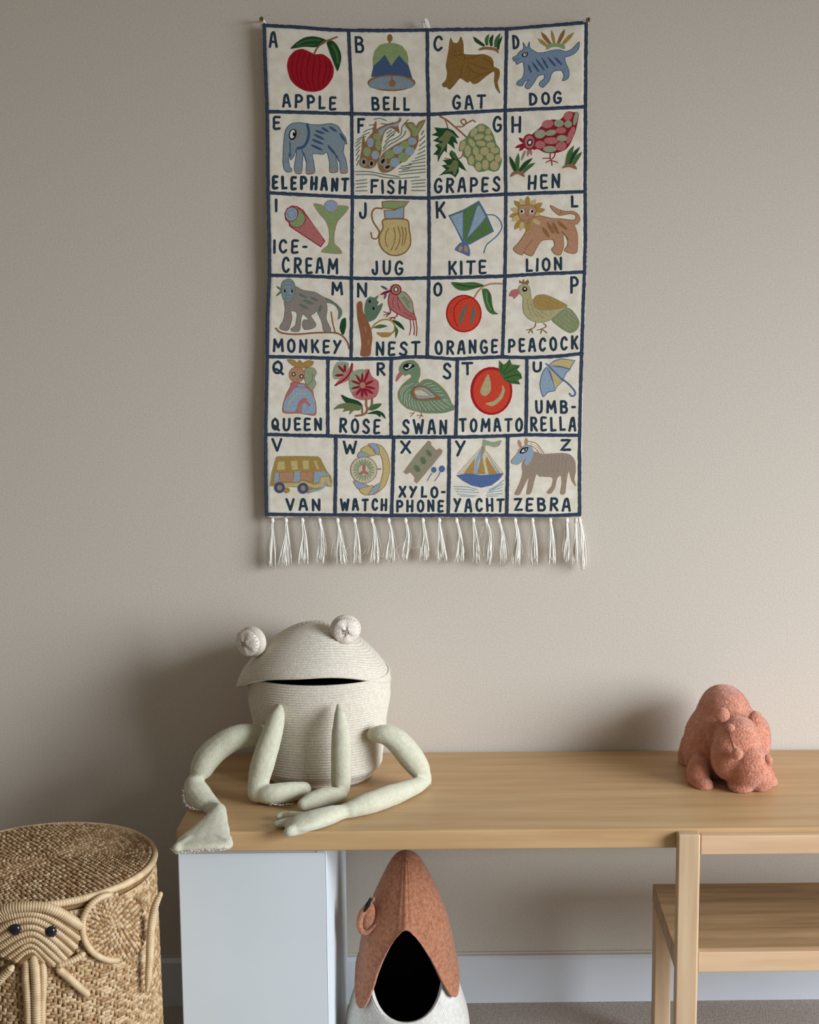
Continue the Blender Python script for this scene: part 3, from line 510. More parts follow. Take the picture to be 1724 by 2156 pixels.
for a in ([1500,1300,1510,1380,1495,1460], [1530,1310,1545,1400,1540,1460], [1560,1310,1570,1400,1565,1470]): e.S('crim', 8, a)
e.P('pink', [1300,1040,1282,1110,1292,1180,1330,1220,1380,1250,1440,1280,1500,1305,1560,1305,1545,1260,1530,1200,1500,1140,1410,1050], 1, ('crim', 9)); e.P('sage', [1400,1022,1460,1040,1520,1120,1532,1200,1530,1252,1460,1200,1400,1120,1370,1060], 1, ('crim', 8))
for a in ([1340,1070,1325,1130,1335,1190], [1375,1080,1378,1150,1400,1220], [1420,1080,1460,1130,1495,1190], [1440,1070,1490,1140], [1430,1230,1480,1260,1540,1290]): e.S('crim', 6, a)
e.E('crim', 1358,1005,56,56); e.E('tan', 1358,1005,43,43); e.E('black', 1358,1003,26,26); e.E('white', 1358,1003,15,17); e.T('crim', 28, [1312,1012,1198,1058]); e.T('purple', 20, [1272,1002,1205,965]); e.T('purple', 18, [1260,1035,1245,1102])
for a in ([1300,1190,1300,1240,1235,1228], [1300,1240,1238,1262], [1302,1240,1262,1280], [1375,1250,1360,1278,1290,1290], [1330,1285,1305,1305], [1340,1285,1350,1302]): e.S('crim', 8, a)
e.done('nest_motif', 'embroidered red bird above a chick in a nest')
e = Emb('D'); e.E('red2', 414,1246,180,190); e.E('orange', 414,1246,166,176); e.S('red2', 14, [500,1085,420,1095,350,1140,315,1210,320,1300,350,1380]); e.T('teal', 38, [378,1352,405,1240,452,1148]); e.T('teal', 36, [482,1342,512,1250,505,1160])
e.P('green', [290,930,400,935,520,930,620,962,540,990,440,1015,370,1010,320,980]); e.S('dgreen', 15, [330,950,480,978,600,965]); e.P('green', [600,1000,650,998,690,1060,700,1150,720,1220,762,1250,700,1252,650,1210,620,1130,605,1060]); e.S('lgreen', 9, [640,1030,650,1130,690,1215]); e.S('dgreen', 9, [665,1030,675,1130,715,1225])
e.S('tan', 18, [520,1085,560,1020,620,970,700,945,805,945]); e.done('orange_motif', 'embroidered orange fruit with two leaves')
e = Emb('D'); e.P('tgreen', [1300,1300,1400,1200,1440,1185,1500,1210,1560,1290,1575,1350,1550,1410,1490,1440,1420,1410,1350,1360], 1, ('olive', 6))
for k in range(5): e.S('sage', 8, [1340+k*28,1300-k*25,1420+k*22,1370-k*28,1490+k*16,1415-k*30])
e.P('gcream', [965,990,985,960,1040,945,1080,990,1090,1070,1110,1110,1200,1150,1330,1170,1455,1170,1380,1230,1300,1300,1230,1330,1150,1335,1070,1300,1020,1240,1010,1160,1010,1080,975,1040], 1, ('swan', 7)); e.P('ochre', [1115,1110,1150,1065,1220,1055,1300,1080,1380,1120,1455,1165,1380,1195,1280,1210,1180,1210,1120,1170], 1, ('swan', 6))
for a in ([1090,1130,1112,1220,1160,1280], [1055,1100,1062,1180,1100,1265], [1140,1205,1180,1265,1222,1292], [1192,1222,1250,1262], [1150,1110,1250,1130,1330,1170], [1150,1140,1230,1165,1300,1190], [1200,1080,1290,1110,1370,1160]): e.S('swan', 6, a)
e.P('rust', [975,908,1000,932,1015,898,1030,930,1062,903,1072,930,1060,955,1020,945,975,940], 0); e.P('pink', [960,1000,975,1040,920,1100,912,1075,870,1068,900,1010]); e.E('black', 1028,1000,24,26); e.E('white', 1028,996,10,11)
for a in ([1140,1340,1130,1380,1095,1400,1045,1412], [1095,1400,1068,1440], [1095,1400,1108,1442], [1220,1345,1245,1375,1200,1400,1155,1412], [1200,1400,1190,1448], [1200,1400,1252,1440]): e.S('rust', 9, a)
e.done('peacock_motif', 'embroidered yellow-green peacock')
e = Emb('E'); e.P('pink', [320,320,300,370,250,470,225,630,400,640,560,660,565,540,545,470,530,400,470,340], 1, ('rust', 8)); e.P('lblue', [240,520,300,440,350,380,450,375,520,430,555,520,555,640,430,640,420,600,440,540,480,500,440,480,390,520,350,620,240,612]); e.S('pink', 34, [372,625,395,555,440,505,505,560])
e.S('taupe', 24, [388,620,405,580,430,542]); e.S('gold', 12, [280,580,300,520,350,460,400,435,460,442]); e.P('sage', [455,180,540,170,572,220,550,280,568,330,530,400,480,360,450,290], 1, ('rust', 6)); e.S('ggrey', 10, [480,350,525,300,535,230]); e.S('ochre', 9, [480,220,530,215,500,260]); e.E('tan', 370,240,80,80,0, ('rust', 8)); e.S('lblue', 26, [385,352,440,354])
e.P('ochre', [270,85,340,90,370,120,400,90,430,120,480,95,540,105,520,150,450,170,380,165,320,140], 1, ('rust', 6)); 
for x, y in ((335, 237), (418, 258)): e.E('black', x,y,21,22); e.E('white', x,y,11,12)
e.S('rust', 5, [350,280,375,292,400,285]); e.done('queen_motif', 'embroidered crowned queen figure in a blue robe')
e = Emb('E'); e.P('sage', [740,240,752,165,790,112,860,105,905,120,900,180,870,250,790,290,750,280]); e.P('pink', [862,235,905,180,950,125,948,220,900,300,770,352,800,300])
for a in ([860,215,790,142], [868,210,865,128], [850,242,758,252]): e.T('crim', 28, a)
e.S('crim', 22, [770,350,860,290,920,220,942,128]); e.E('tan', 868,235,15,18)
e.P('pink', [925,290,950,225,1040,205,1110,182,1150,260,1215,310,1218,400,1190,470,1110,502,1030,502,960,470,930,400]); e.P('sage', [908,300,930,220,1020,185,1075,200,1050,340,935,425])
for a in ([1045,340,978,235], [1045,335,1048,215], [1060,335,1122,182], [1070,345,1170,300], [1075,362,1190,388], [1030,342,928,300], [1030,362,928,388], [1038,382,980,455], [1048,385,1045,482], [1060,380,1102,470], [1078,385,1168,442]): e.T('crim', 27, a)
e.E('tan', 1050,350,28,32); e.S('brown', 22, [1090,500,1090,560,1100,600,1070,650,980,668]); e.S('brown', 22, [1150,490,1145,560,1105,605]); e.S('brown', 18, [1045,560,1050,640])
e.P('dgreen', [830,448,900,480,1000,510,1048,555,980,562,900,540,862,512]); e.P('olive', [752,602,810,550,900,532,1035,562,1020,610,962,612,918,652,920,612,850,625,868,592,800,592]); e.P('green', [1120,600,1160,550,1248,540,1220,582,1150,612]); e.P('dgreen', [1095,645,1200,612,1265,640,1292,698,1240,655,1235,680,1190,650]); e.done('rose_motif', 'embroidered pink and crimson roses')
e = Emb('G'); e.P('pink', [372,405,310,400,260,460,230,530,220,602,250,600,310,525,372,450])
for a in ([600,1215,570,1260,520,1312], [585,1240,508,1245], [730,1235,742,1282,650,1288], [742,1290,698,1342], [745,1280,770,1310]): e.S('rust', 16, a)
e.P('swan', [290,390,300,310,370,220,480,180,580,185,660,250,710,340,712,480,675,590,700,640,780,575,870,560,980,590,1110,680,1240,820,1310,950,1360,1060,1420,1110,1410,1170,1200,1235,1000,1245,800,1240,620,1200,450,1145,330,1040,270,920,280,800,350,680,450,590,535,520,530,470,470,460,420,488,372,465,320,420], 1, ('ochre', 14))
for a in ([455,675,350,760,310,880], [580,635,440,720,360,830,335,990], [520,750,420,860,390,1040], [450,880,430,980,460,1100], [500,870,490,1000,520,1140], [545,960,550,1050,590,1150], [595,1000,610,1080,645,1165], [655,1010,680,1080,720,1185], [715,1020,760,1090,835,1188], [790,1015,850,1100,915,1195], [850,1015,910,1110,995,1192], [920,1010,990,1080,1110,1182], [990,1000,1100,1090,1212,1170], [1070,990,1180,1080,1290,1142], [1165,965,1250,1030,1330,1078], [1190,960,1275,992], [1090,880,1200,882], [1020,808,1140,812], [975,755,1095,748], [865,705,930,688,1005,688], [775,672,850,645,935,635], [610,690,660,640]): e.S('cream', 13, a)
e.P('rust', [543,850,560,760,630,700,720,682,820,710,920,780,1040,870,1150,945,1080,975,960,975,800,992,650,972,578,922]); e.P('lblue', [600,765,700,725,820,740,920,820,1020,910,930,932,760,952,640,928]); e.P('ochre', [588,780,700,755,790,778,870,835,935,900,800,910,620,885]); e.P('cream', [600,800,700,775,770,795,850,845,905,895,800,892,640,878])
e.P('black', [375,310,410,260,480,238,560,260,605,292,540,332,440,382,393,362]); e.P('white', [400,320,432,325,460,325,490,292,480,258,548,268,500,330,440,355,405,345]); e.E('black', 450,298,24,26); e.done('swan_motif', 'embroidered green swan with white feather lines')
e = Emb('F'); e.E('red2', 740,398,212,243); e.E('orange', 742,400,188,218); e.P('gcream', [708,228,735,330,730,400,690,447,645,440,628,400,655,320]); e.P('gcream', [850,338,876,390,850,470,800,525,740,552,678,525,760,502,820,450,842,400])
e.P('green', [818,88,862,132,888,120,925,76,945,130,1032,140,1000,182,1042,230,1047,272,1010,290,1032,332,940,325,880,300,840,250,815,200], 0)
for a in ([850,220,905,150,925,90], [860,235,940,190,1020,148], [870,270,1000,235,1045,265], [895,300,960,305,1020,325], [840,200,838,130]): e.S('dgreen', 11, a)
e.done('tomato_motif', 'embroidered red tomato with green leaves')
e = Emb('F'); e.P('lblue', [1300,160,1250,230,1230,340,1260,455,1310,410,1385,388,1350,280], 1, ('ublue', 11)); e.P('gold', [1320,160,1350,260,1385,385,1410,345,1458,298], 0, ('ublue', 9)); e.P('lblue', [1330,152,1462,288,1490,220,1532,182,1440,158], 0, ('ublue', 10)); e.P('gold', [1310,140,1380,92,1450,74,1582,92,1555,130,1530,175,1420,147], 0, ('ublue', 12))
e.S('ublue', 14, [1290,122,1318,150,1455,290]); e.S('ublue', 18, [1445,272,1520,330,1580,400,1580,440,1548,450,1528,425]); e.done('umbrella_motif', 'embroidered blue and yellow umbrella')
e = Emb('E'); e.E('ochre', 262,1440,36,30); e.P('ochre', [155,1100,170,1088,400,1085,590,1090,612,1105,640,1160,680,1240,720,1290,735,1340,730,1400,650,1392,600,1440,480,1470,460,1410,240,1400,90,1395,110,1260], 0, ('lgreen', 8))
for q in ([170,1150,178,1138,245,1138,250,1228,160,1228], [302,1132,378,1130,382,1225,318,1228], [425,1128,492,1128,496,1222,432,1225], [540,1130,570,1130,606,1222,578,1222]): e.P('gold', q, 0, ('tgreen', 5))
e.P('gold', [230,1365,380,1365,430,1340,540,1378,600,1370,620,1300,700,1298,730,1390,690,1390,680,1350,650,1402,560,1415,480,1400,240,1402], 0, ('lgreen', 5))
e.P('lblue', [140,1262,185,1250,180,1352,133,1357], 0); e.P('tan', [190,1255,335,1250,330,1352,180,1348], 0, ('rust', 4)); e.P('lblue', [345,1245,405,1240,400,1340,330,1358], 0); e.P('tan', [408,1250,530,1250,530,1352,440,1332,402,1332], 0, ('rust', 4)); e.P('lblue', [550,1250,640,1240,725,1282,620,1292,600,1352,540,1362], 0); e.S('lblue', 24, [500,1450,600,1430,655,1395,668,1350])
for x, y in ((190, 1412), (435, 1418)): e.E('purple', x,y,55,58); e.E('taupe', x,y,26,28)
e.done('van_motif', 'embroidered yellow and blue van')
e = Emb('E'); e.P('gold', [1180,960,1250,980,1300,1050,1330,1150,1328,1260,1290,1380,1230,1445,1160,1485,1215,1400,1245,1330,1265,1230,1255,1120,1220,1040], 1, ('rust', 8)); e.P('lblue', [1108,960,1180,955,1225,1000,1222,1070,1190,1060,1160,1005], 1, ('rust', 7)); e.P('gold', [1030,1022,1100,975,1150,1010,1185,1068,1130,1078], 1, ('rust', 7)); e.P('lblue', [998,1092,1030,1035,1135,1082,1080,1095], 1, ('rust', 7))
e.P('lblue', [965,1340,1110,1390,1080,1430,1010,1425,975,1385], 1, ('rust', 7)); e.P('gold', [1018,1430,1110,1398,1160,1392,1120,1482,1060,1480], 1, ('rust', 7)); e.P('lblue', [1108,1482,1170,1400,1232,1365,1220,1430,1160,1480], 1, ('rust', 7)); e.E('cream', 1065,1228,136,136,0, ('rust', 9))
for k in range(22): a = k*math.tau/22; e.T('lgreen' if k % 2 else 'sage', 18, [1065+52*math.cos(a),1228+52*math.sin(a),1065+122*math.cos(a),1228+122*math.sin(a)])
for x, y in ((1068,1160), (1020,1275), (1112,1272)): e.T('pink', 30, [1068,1240,x,y])
e.S('rust', 10, [1205,1218,1242,1218]); e.done('watch_motif', 'embroidered wristwatch with a striped band')
e = Emb('H'); e.P('xyl', [880,175,930,205,925,250,1040,370,1110,330,1160,372,1140,430,980,630,650,1022,598,980,612,910,520,800,430,840,388,800,440,720,650,440], 0, ('xpink', 20))
e.S('xpink', 12, [1080,400,760,780,600,920]); 
for q in ((890,420,46,84,-35), (775,570,62,84,-25), (655,730,56,88,-35)): e.E('ggrey', *q, o=('xpink', 12)); e.E('kgreen', q[0]+8, q[1]+10, q[2]*.4, q[3]*.5, q[4])
e.E('ublue', 992,755,52,58); e.S('ublue', 13, [955,825,905,890,865,972]); e.E('ublue', 1155,735,60,66); e.S('ublue', 13, [1122,795,1080,880,1010,978]); e.done('xylophone_motif', 'embroidered xylophone with two mallets')
e = Emb('F'); e.P('sage', [655,888,700,898,760,912,842,895,820,950,770,965,700,948,650,962]); e.P('cream', [650,955,395,1230,862,1230], 0, ('rust', 5))
e.P('lblue', [620,1000,650,970,610,1110,588,1235,565,1235,575,1100], 0); e.P('lblue', [670,985,700,1040,830,1230,805,1230], 0); e.P('ochre', [572,1078,460,1226,562,1236], 0); e.P('ochre', [648,1060,604,1236,680,1236], 0); e.P('ochre', [690,1060,800,1232,712,1236,680,1100], 0); e.P('taupe', [640,960,680,960,668,1010,650,1060,605,1236,588,1236,625,1100], 0)
e.P('ublue', [385,1245,500,1228,640,1245,865,1228,820,1290,740,1350,640,1372,540,1350,450,1300], 0)
for a in ([365,1360,500,1365,600,1392], [370,1385,520,1392,570,1402], [385,1410,610,1422], [400,1435,590,1455], [430,1455,560,1466], [862,1300,800,1350,730,1390], [858,1335,780,1375,720,1395], [850,1370,720,1408], [852,1400,700,1424], [850,1430,690,1447], [805,1455,700,1462]): e.S('lblue', 9, a)
e.done('yacht_motif', 'embroidered sailing yacht on blue waves')
e = Emb('F')
for a in ([1035,965,1012,888], [1090,945,1092,868]): e.T('tan', 34, a)
for a in ([1110,905,1195,930,1270,1025], [1130,945,1190,985,1230,1035]): e.S('tan', 10, a)
e.S('cream', 12, [1135,925,1205,965,1250,1025])
e.P('zebra', [1150,1010,1250,1035,1350,1030,1450,1025,1530,1040,1580,1100,1590,1200,1575,1280,1590,1355,1550,1300,1520,1200,1500,1280,1480,1430,1435,1430,1450,1330,1440,1250,1400,1280,1380,1370,1340,1430,1300,1420,1350,1350,1355,1270,1230,1260,1190,1240,1140,1420,1095,1435,1110,1330,1120,1260,1080,1330,1025,1440,975,1435,1020,1340,1055,1230,1050,1130], 1, ('tan', 6))
for k in range(9): e.S('taupe', 6, [1190+k*40,1050,1205+k*36,1130,1190+k*36,1230])
e.P('lblue', [942,1100,1000,1030,1020,988,1060,955,1120,943,1160,990,1160,1050,1130,1120,1090,1152,1070,1120,1092,1080,1050,1110,1000,1140,950,1127], 1, ('tan', 6)); e.P('black', [1022,1020,1050,975,1112,965,1095,1010,1050,1030]); e.P('white', [1040,1015,1062,985,1098,978,1082,1008]); e.E('black', 1078,992,10,12); e.done('zebra_motif', 'embroidered taupe zebra with a pale blue face')

# --- hanging loops and fringe
def ribbon_loop(px, py, w, h, lean):
    a = on_y(px, py, CY+.001); k = on_y(px+1, py, CY).x-on_y(px, py, CY).x; pts = []
    for t in np.linspace(0, 1, 9): pts.append(a+Vector((lean*k*t-w*k*.15*math.sin(t*math.pi), .003-.006*math.sin(t*math.pi), h*k*math.sin(t*math.pi)*1.0)))
    V, Fc = sweep(pts, [(w*k*.28, .0007)]*9, 8, 2, (0, 1, 0)); o = obj('hanging_loop', V, Fc, M['fringe'], hang, True); return o
ribbon_loop(893, 62, 18, 18, 9); ribbon_loop(560, 56, 11, 12, -8); ribbon_loop(1229, 50, 11, 8, 8)
TS = [(572,1,1,7,1196,12), (600.5,3,-1,14,1191,26), (635,5,3,11,1186,20), (671,6,3,8,1184,20), (709,5,9,13,1187,24), (744.6,6,6,10,1184,20), (781,8,6,11,1185,18), (816.7,6,4,10,1184,20), (852,6,-2,7,1179,18), (888.7,5,4,10,1178,20),
 (923,4,9,10,1182,20), (959.4,8,7,10,1182,18), (994.8,5,8,7,1184,16), (1021.6,9,6,6,1187,20), (1048.5,8,9,9,1186,18), (1082.8,7,1,11,1188,20), (1119.3,5,5,7,1188,18), (1156.8,5,5,8,1186,20), (1192,2,0,6,1181,10), (1211.5,2,0,8,1188,14), (1219,7,10,7,1200,14)]
for i, (x, bulge, dx, hwid, yb, ns) in enumerate(TS):
    parts = []; k = on_y(901, 1100, CY).x-on_y(900, 1100, CY).x
    top = on_y(x, 1090, CY-.0005)
    for s in range(ns+6):
        sp = random.uniform(-1, 1); loose = s >= ns; e1 = yb+random.uniform(-7, 3)-(12 if loose else 0)
        if loose: sp *= 1.7
        b1 = bulge+sp*3.4+(random.uniform(-4, 4) if loose else 0); ex = dx+sp*hwid
        pts = [top+Vector((0, random.uniform(-.0008, .0008), 0)), on_y(x+sp*2.2+bulge*.3, 1101, CY+random.uniform(-.0015, .0015)), on_y(x+b1, 1126, CY+random.uniform(-.002, .003)), on_y(x+(b1+ex)/2+sp*1.5, (1126+e1)/2+4, CY+random.uniform(-.002, .004)), on_y(x+ex, e1, CY+random.uniform(-.002, .005))]
        parts.append(sweep(pts, [.0010, .0011, .0011, .0010, .0007] if not loose else [.0003]*5, 4, 3, (0, 1, 0), roundcap=False))
    parts.append(ellipsoid(on_y(x+1, 1096, CY-.001), (.0042, .0034, .0055), nu=8, nv=6))
    obj('tassel', *join(*parts), M['fringe'], hang, True)
parts = []
for pts in ([715,1176,725,1163,735,1150,741,1142], [757,1168,765,1166,768,1160,770,1155], [790,1158,797,1168,808,1173], [830,1155,836,1166,838,1175], [828,1162,840,1150,850,1142,860,1140], [860,1146,870,1155,882,1150,886,1160], [1008,1105,1015,1099,1022,1096], [1010,1182,1004,1160,1010,1130,1018,1108]):
    parts.append(sweep([on_y(a, b_, CY-.003) for a, b_ in pairs(pts)], [.00028]*(len(pts)//2), 4, 4, (0, 1, 0), roundcap=False))
obj('loose_thread', *join(*parts), M['fringe'], hang, True)

def screw(px, py, label):
    c = on_y(px, py, -.022); t = thing('wall_screw', label, 'screw', (c.x, 0, c.z), 'screws holding the hanging')
    prof = [(0, -.0245), (.0008, -.0245), (.0012, -.0252), (.0034, -.0252), (.0042, -.0242), (.0042, -.0232), (.0016, -.0215), (.0014, .0)]; V = []; Fc = []; n = 20
    for r_, y in prof:
        for k in range(n): q = k*math.tau/n; V.append((c.x+r_*math.cos(q), y, c.z+r_*math.sin(q)))
    for i in range(len(prof)-1):
        for k in range(n): a = i*n+k; b_ = i*n+(k+1) % n; Fc.append((a, b_, b_+n, a+n))
    obj('head', V, Fc, M['brass'], t, True)
    vf = join(box_vf(c.x-.0016, -.0254, c.z-.0004, c.x+.0016, -.0251, c.z+.0004), box_vf(c.x-.0004, -.0254, c.z-.0016, c.x+.0004, -.0251, c.z+.0016)); obj('slot', *vf, M['hollow_shade'], t)
screw(551, 40.5, 'brass screw at the top left corner of the alphabet cloth')
screw(1238.5, 42, 'brass screw at the top right corner of the alphabet cloth')
# ------------------------------------------------------------------ frog basket
frog = thing('frog_basket', 'cream rope basket shaped like a frog with stuffed sage limbs on the bench', 'toy basket', (-.26, -.13, TZ))
FX, FY = -.2585, -.138
def smooth(a, b, x): t = max(0, min(1, (x-a)/(b-a))); return t*t*(3-2*t)
def coil(name, R, Zf, n_r, nseg, mt, parent, amp=.0011, thick=.005, flip=False, closed_top=False, keep=None):
    """shell of coiled rope: R(t, a), Zf(t, a) -> radius vector; every coil is a rounded ridge"""
    V = []; Fc = []; K = 6; m = n_r*K+1
    for layer in (0, 1):
        for i in range(m):
            t = i/(m-1); ph = (i % K)/K; rid = amp*(math.sin(ph*math.pi) if ph else 0) if layer == 0 else 0
            for k in range(nseg):
                a = k*math.tau/nseg; p, nrm = R(t, a)
                V.append(p+nrm*(rid-(thick if layer else 0)))
    off = m*nseg
    for i in range(m-1):
        for k in range(nseg):
            if keep and not keep((i+.5)/(m-1), (k+.5)*math.tau/nseg): continue
            a = i*nseg+k; b_ = i*nseg+(k+1) % nseg; Fc.append((a, b_, b_+nseg, a+nseg)); Fc.append((off+a, off+a+nseg, off+b_+nseg, off+b_))
            if keep:
                for di, dk, e in ((-1, 0, (a, b_)), (1, 0, (a+nseg, b_+nseg)), (0, -1, (a, a+nseg)), (0, 1, (b_, b_+nseg))):
                    ii = i+di; kk = (k+dk) % nseg
                    if ii < 0 or ii >= m-1 or not keep((ii+.5)/(m-1), (kk+.5)*math.tau/nseg): Fc.append((e[0], e[1], off+e[1], off+e[0]))
    if not keep:
        for i in (0, m-1):
            for k in range(nseg): a = i*nseg+k; b_ = i*nseg+(k+1) % nseg; Fc.append((a, b_, off+b_, off+a))
    o = obj(name, V, Fc, mt, parent, True)
    bm = bmesh.new(); bm.from_mesh(o.data); bmesh.ops.remove_doubles(bm, verts=bm.verts[:], dist=1e-6); bmesh.ops.recalc_face_normals(bm, faces=bm.faces[:])
    bmesh.ops.delete(bm, geom=[v for v in bm.verts if not v.link_faces], context='VERTS'); bm.to_mesh(o.data); bm.free(); return o
def frog_body(t, a):
    z = TZ+.003+t*.203
    r = .092+.018*smooth(0, .12, t)+.008*smooth(.1, .45, t)+.008*smooth(.45, .75, t)
    ca, sa = math.cos(a), math.sin(a); q = (abs(ca)**2.5+abs(sa)**2.5)**(-1/2.5)
    rr = r*(q*.5+.5)
    # rim dips at the front, rises at the right
    lift = smooth(.55, 1, t)*(-.013*abs(ca)**2.5-.010*max(0, -sa)**2)
    return Vector((FX+rr*ca*1.0, FY+rr*sa*.95, z+lift)), Vector((ca, sa, .0))
coil('body', frog_body, None, 40, 80, M['rope'], frog)
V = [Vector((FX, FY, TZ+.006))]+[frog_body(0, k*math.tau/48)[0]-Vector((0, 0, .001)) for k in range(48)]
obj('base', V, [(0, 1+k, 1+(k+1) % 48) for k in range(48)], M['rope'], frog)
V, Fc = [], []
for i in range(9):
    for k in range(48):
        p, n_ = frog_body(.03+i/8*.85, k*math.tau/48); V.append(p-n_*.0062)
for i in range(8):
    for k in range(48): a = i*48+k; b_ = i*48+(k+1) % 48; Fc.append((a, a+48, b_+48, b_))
o = obj('shaded_lining', V, Fc, M['hollow_shade'], frog, True); o['label'] = 'inside of the frog basket with its shade painted dark'  # shadow in the mouth painted as near-black; the fabric itself is grey
def frog_lid(t, a):
    ca, sa = math.cos(a), math.sin(a); s = math.sin(t*math.pi/2*.99)
    Rx = .1355+.004*max(0, -ca)**2; Ry = .126
    x = FX-.0075+Rx*s*ca; y = FY-.004+Ry*s*sa
    h = (1-s**1.7)**.78 if s < 1 else 0
    zr = TZ+.2160-.036*max(0, ca)**2.4-.043*max(0, -ca)**4+.008*ca*(1-ca*ca)
    z = zr+(TZ+.283-zr)*h-.005*smooth(.94, 1, s)
    nv = Vector((ca*s, sa*s, .35+h)).normalized()
    return Vector((x, y, z)), nv
coil('lid', frog_lid, None, 27, 80, M['rope'], frog, thick=.006)
def frog_eye(px, py, y, rx, rz, yaw_, label):
    c = on_y(px, py, y); Mx = Matrix.Rotation(yaw_, 3, 'Z'); parts = []
    V, Fc = ellipsoid((0, 0, 0), (rx, .017, rz), nu=28, nv=16); V = [Mx@Vector(v)+c for v in V]
    o = obj('eye', V, Fc, M['rope'], frog, True); o['label'] = label
    n = 28; V = []; Fc = []
    for j, (s, d) in enumerate(((.02, .0212), (.45, .0208), (.8, .0185), (.93, .0155), (.96, .011))):
        for k in range(n):
            a = k*math.tau/n; w_ = 1+.03*math.sin(3*a+1)*s; V.append(Mx@Vector((rx*.9*s*w_*math.cos(a), -d+.0008*math.sin(5*a), rz*.9*s*w_*math.sin(a)))+c)
    for j in range(4):
        for k in range(n): a = j*n+k; b_ = j*n+(k+1) % n; Fc.append((a, b_, b_+n, a+n))
    Fc.append(tuple(range(n))); obj('eye_patch', V, Fc, M['eyepad'], o, True)
    parts = []
    for k in range(4):
        a = .6+k*1.3; ox, oz = (.0035 if k % 2 else -.0035), (.002 if k < 2 else -.003)
        parts.append(sweep([Mx@Vector((ox-.0022*math.cos(a), -.0222, oz-.0022*math.sin(a)))+c, Mx@Vector((ox+.0022*math.cos(a), -.0222, oz+.0022*math.sin(a)))+c], [.0006, .0006], 5, 1))
    for k in range(22):
        a = k*math.tau/22; parts.append(sweep([Mx@Vector((rx*.86*math.cos(a), -.0165, rz*.86*math.sin(a)))+c, Mx@Vector((rx*.92*math.cos(a), -.0145, rz*.92*math.sin(a)))+c], [.00035]*2, 4, 1))
    obj('eye_stitching', *join(*parts), M['stitch'], o)
frog_eye(727, 1325, FY-.045, .0275, .0262, .15, 'round stuffed right eye of the frog')
frog_eye(531, 1351, FY-.050, .0285, .0270, -.55, 'round stuffed left eye of the frog')

def P3(s):
    return on_z(s[1], s[2], s[3]) if s[0] == 'z' else on_y(s[1], s[2], s[3])
def limb(name, spec, label=None, extra=(), fray=None):
    pts = [P3(s) for s in spec]; rad = [s[4] if isinstance(s[4], tuple) else (s[4], s[4]) for s in spec]
    parts = [sweep(pts, rad, 14, 4)]
    for sp in extra: parts.append(sweep([P3(s) for s in sp], [s[4] if isinstance(s[4], tuple) else (s[4], s[4]) for s in sp], 12, 4))
    o = fuse(name, join(*parts), M['linen'], frog, .0026, 3, (.0022, .035))
    if label: o['label'] = label
    if fray:
        fr = []
        for line_ in fray:
            L = catmull([tuple(P3(s)) for s in line_], 7)
            for i in range(len(L)-1):
                for _ in range(5):
                    p = L[i].lerp(L[i+1], random.random()); p.z = max(p.z, T+.005); d = Vector((random.uniform(-.0025, .0025), random.uniform(-.0045, .001), random.uniform(-.001, .003)))
                    fr.append(sweep([p+Vector((0, .002, 0)), p+d*.6, p+d*1.1+Vector((random.uniform(-.001, .001), 0, random.uniform(-.001, .001)))], [.0009, .0006, .0003], 4, 1, roundcap=False))
        obj('frayed_edge', *join(*fr), M['eyepad'], o)
    return o
T = TZ
limb('arm', [('y', 590, 1486, -.246, .005), ('y', 583, 1510, -.258, .014), ('y', 571, 1550, -.270, .0185), ('y', 555, 1600, -.282, .0205), ('y', 545, 1640, -.285, .0195), ('z', 541, 1668, T+.019, .0165)],
     'front arm of the frog nearest the left hand side', [[('z', 541, 1672, T+.017, .0125), ('z', 570, 1672, T+.019, (.017, .018)), ('z', 605, 1668, T+.019, (.017, .018)), ('z', 632, 1664, T+.017, (.015, .016)), ('z', 640, 1662, T+.016, (.013, .014))]],
     [[('z', 541, 1688, T+.004), ('z', 585, 1696, T+.004), ('z', 618, 1694, T+.004)], [('z', 633, 1636, T+.02), ('z', 644, 1648, T+.018), ('z', 646, 1666, T+.012)]])
limb('arm', [('y', 713, 1486, -.272, .004), ('y', 716, 1510, -.282, .011), ('y', 718, 1550, -.287, .0165), ('y', 718, 1600, -.283, .0175), ('y', 718, 1640, -.275, .0175), ('z', 718, 1662, T+.017, .0155)],
     'front arm of the frog hanging straight down', [[('z', 722, 1674, T+.014, .008), ('z', 705, 1674, T+.017, (.013, .014)), ('z', 680, 1678, T+.017, (.016, .016)), ('z', 655, 1686, T+.015, (.015, .014)), ('z', 638, 1694, T+.012, (.010, .011))]],
     [[('z', 714, 1668, T+.015), ('z', 722, 1678, T+.012), ('z', 712, 1688, T+.006)]])
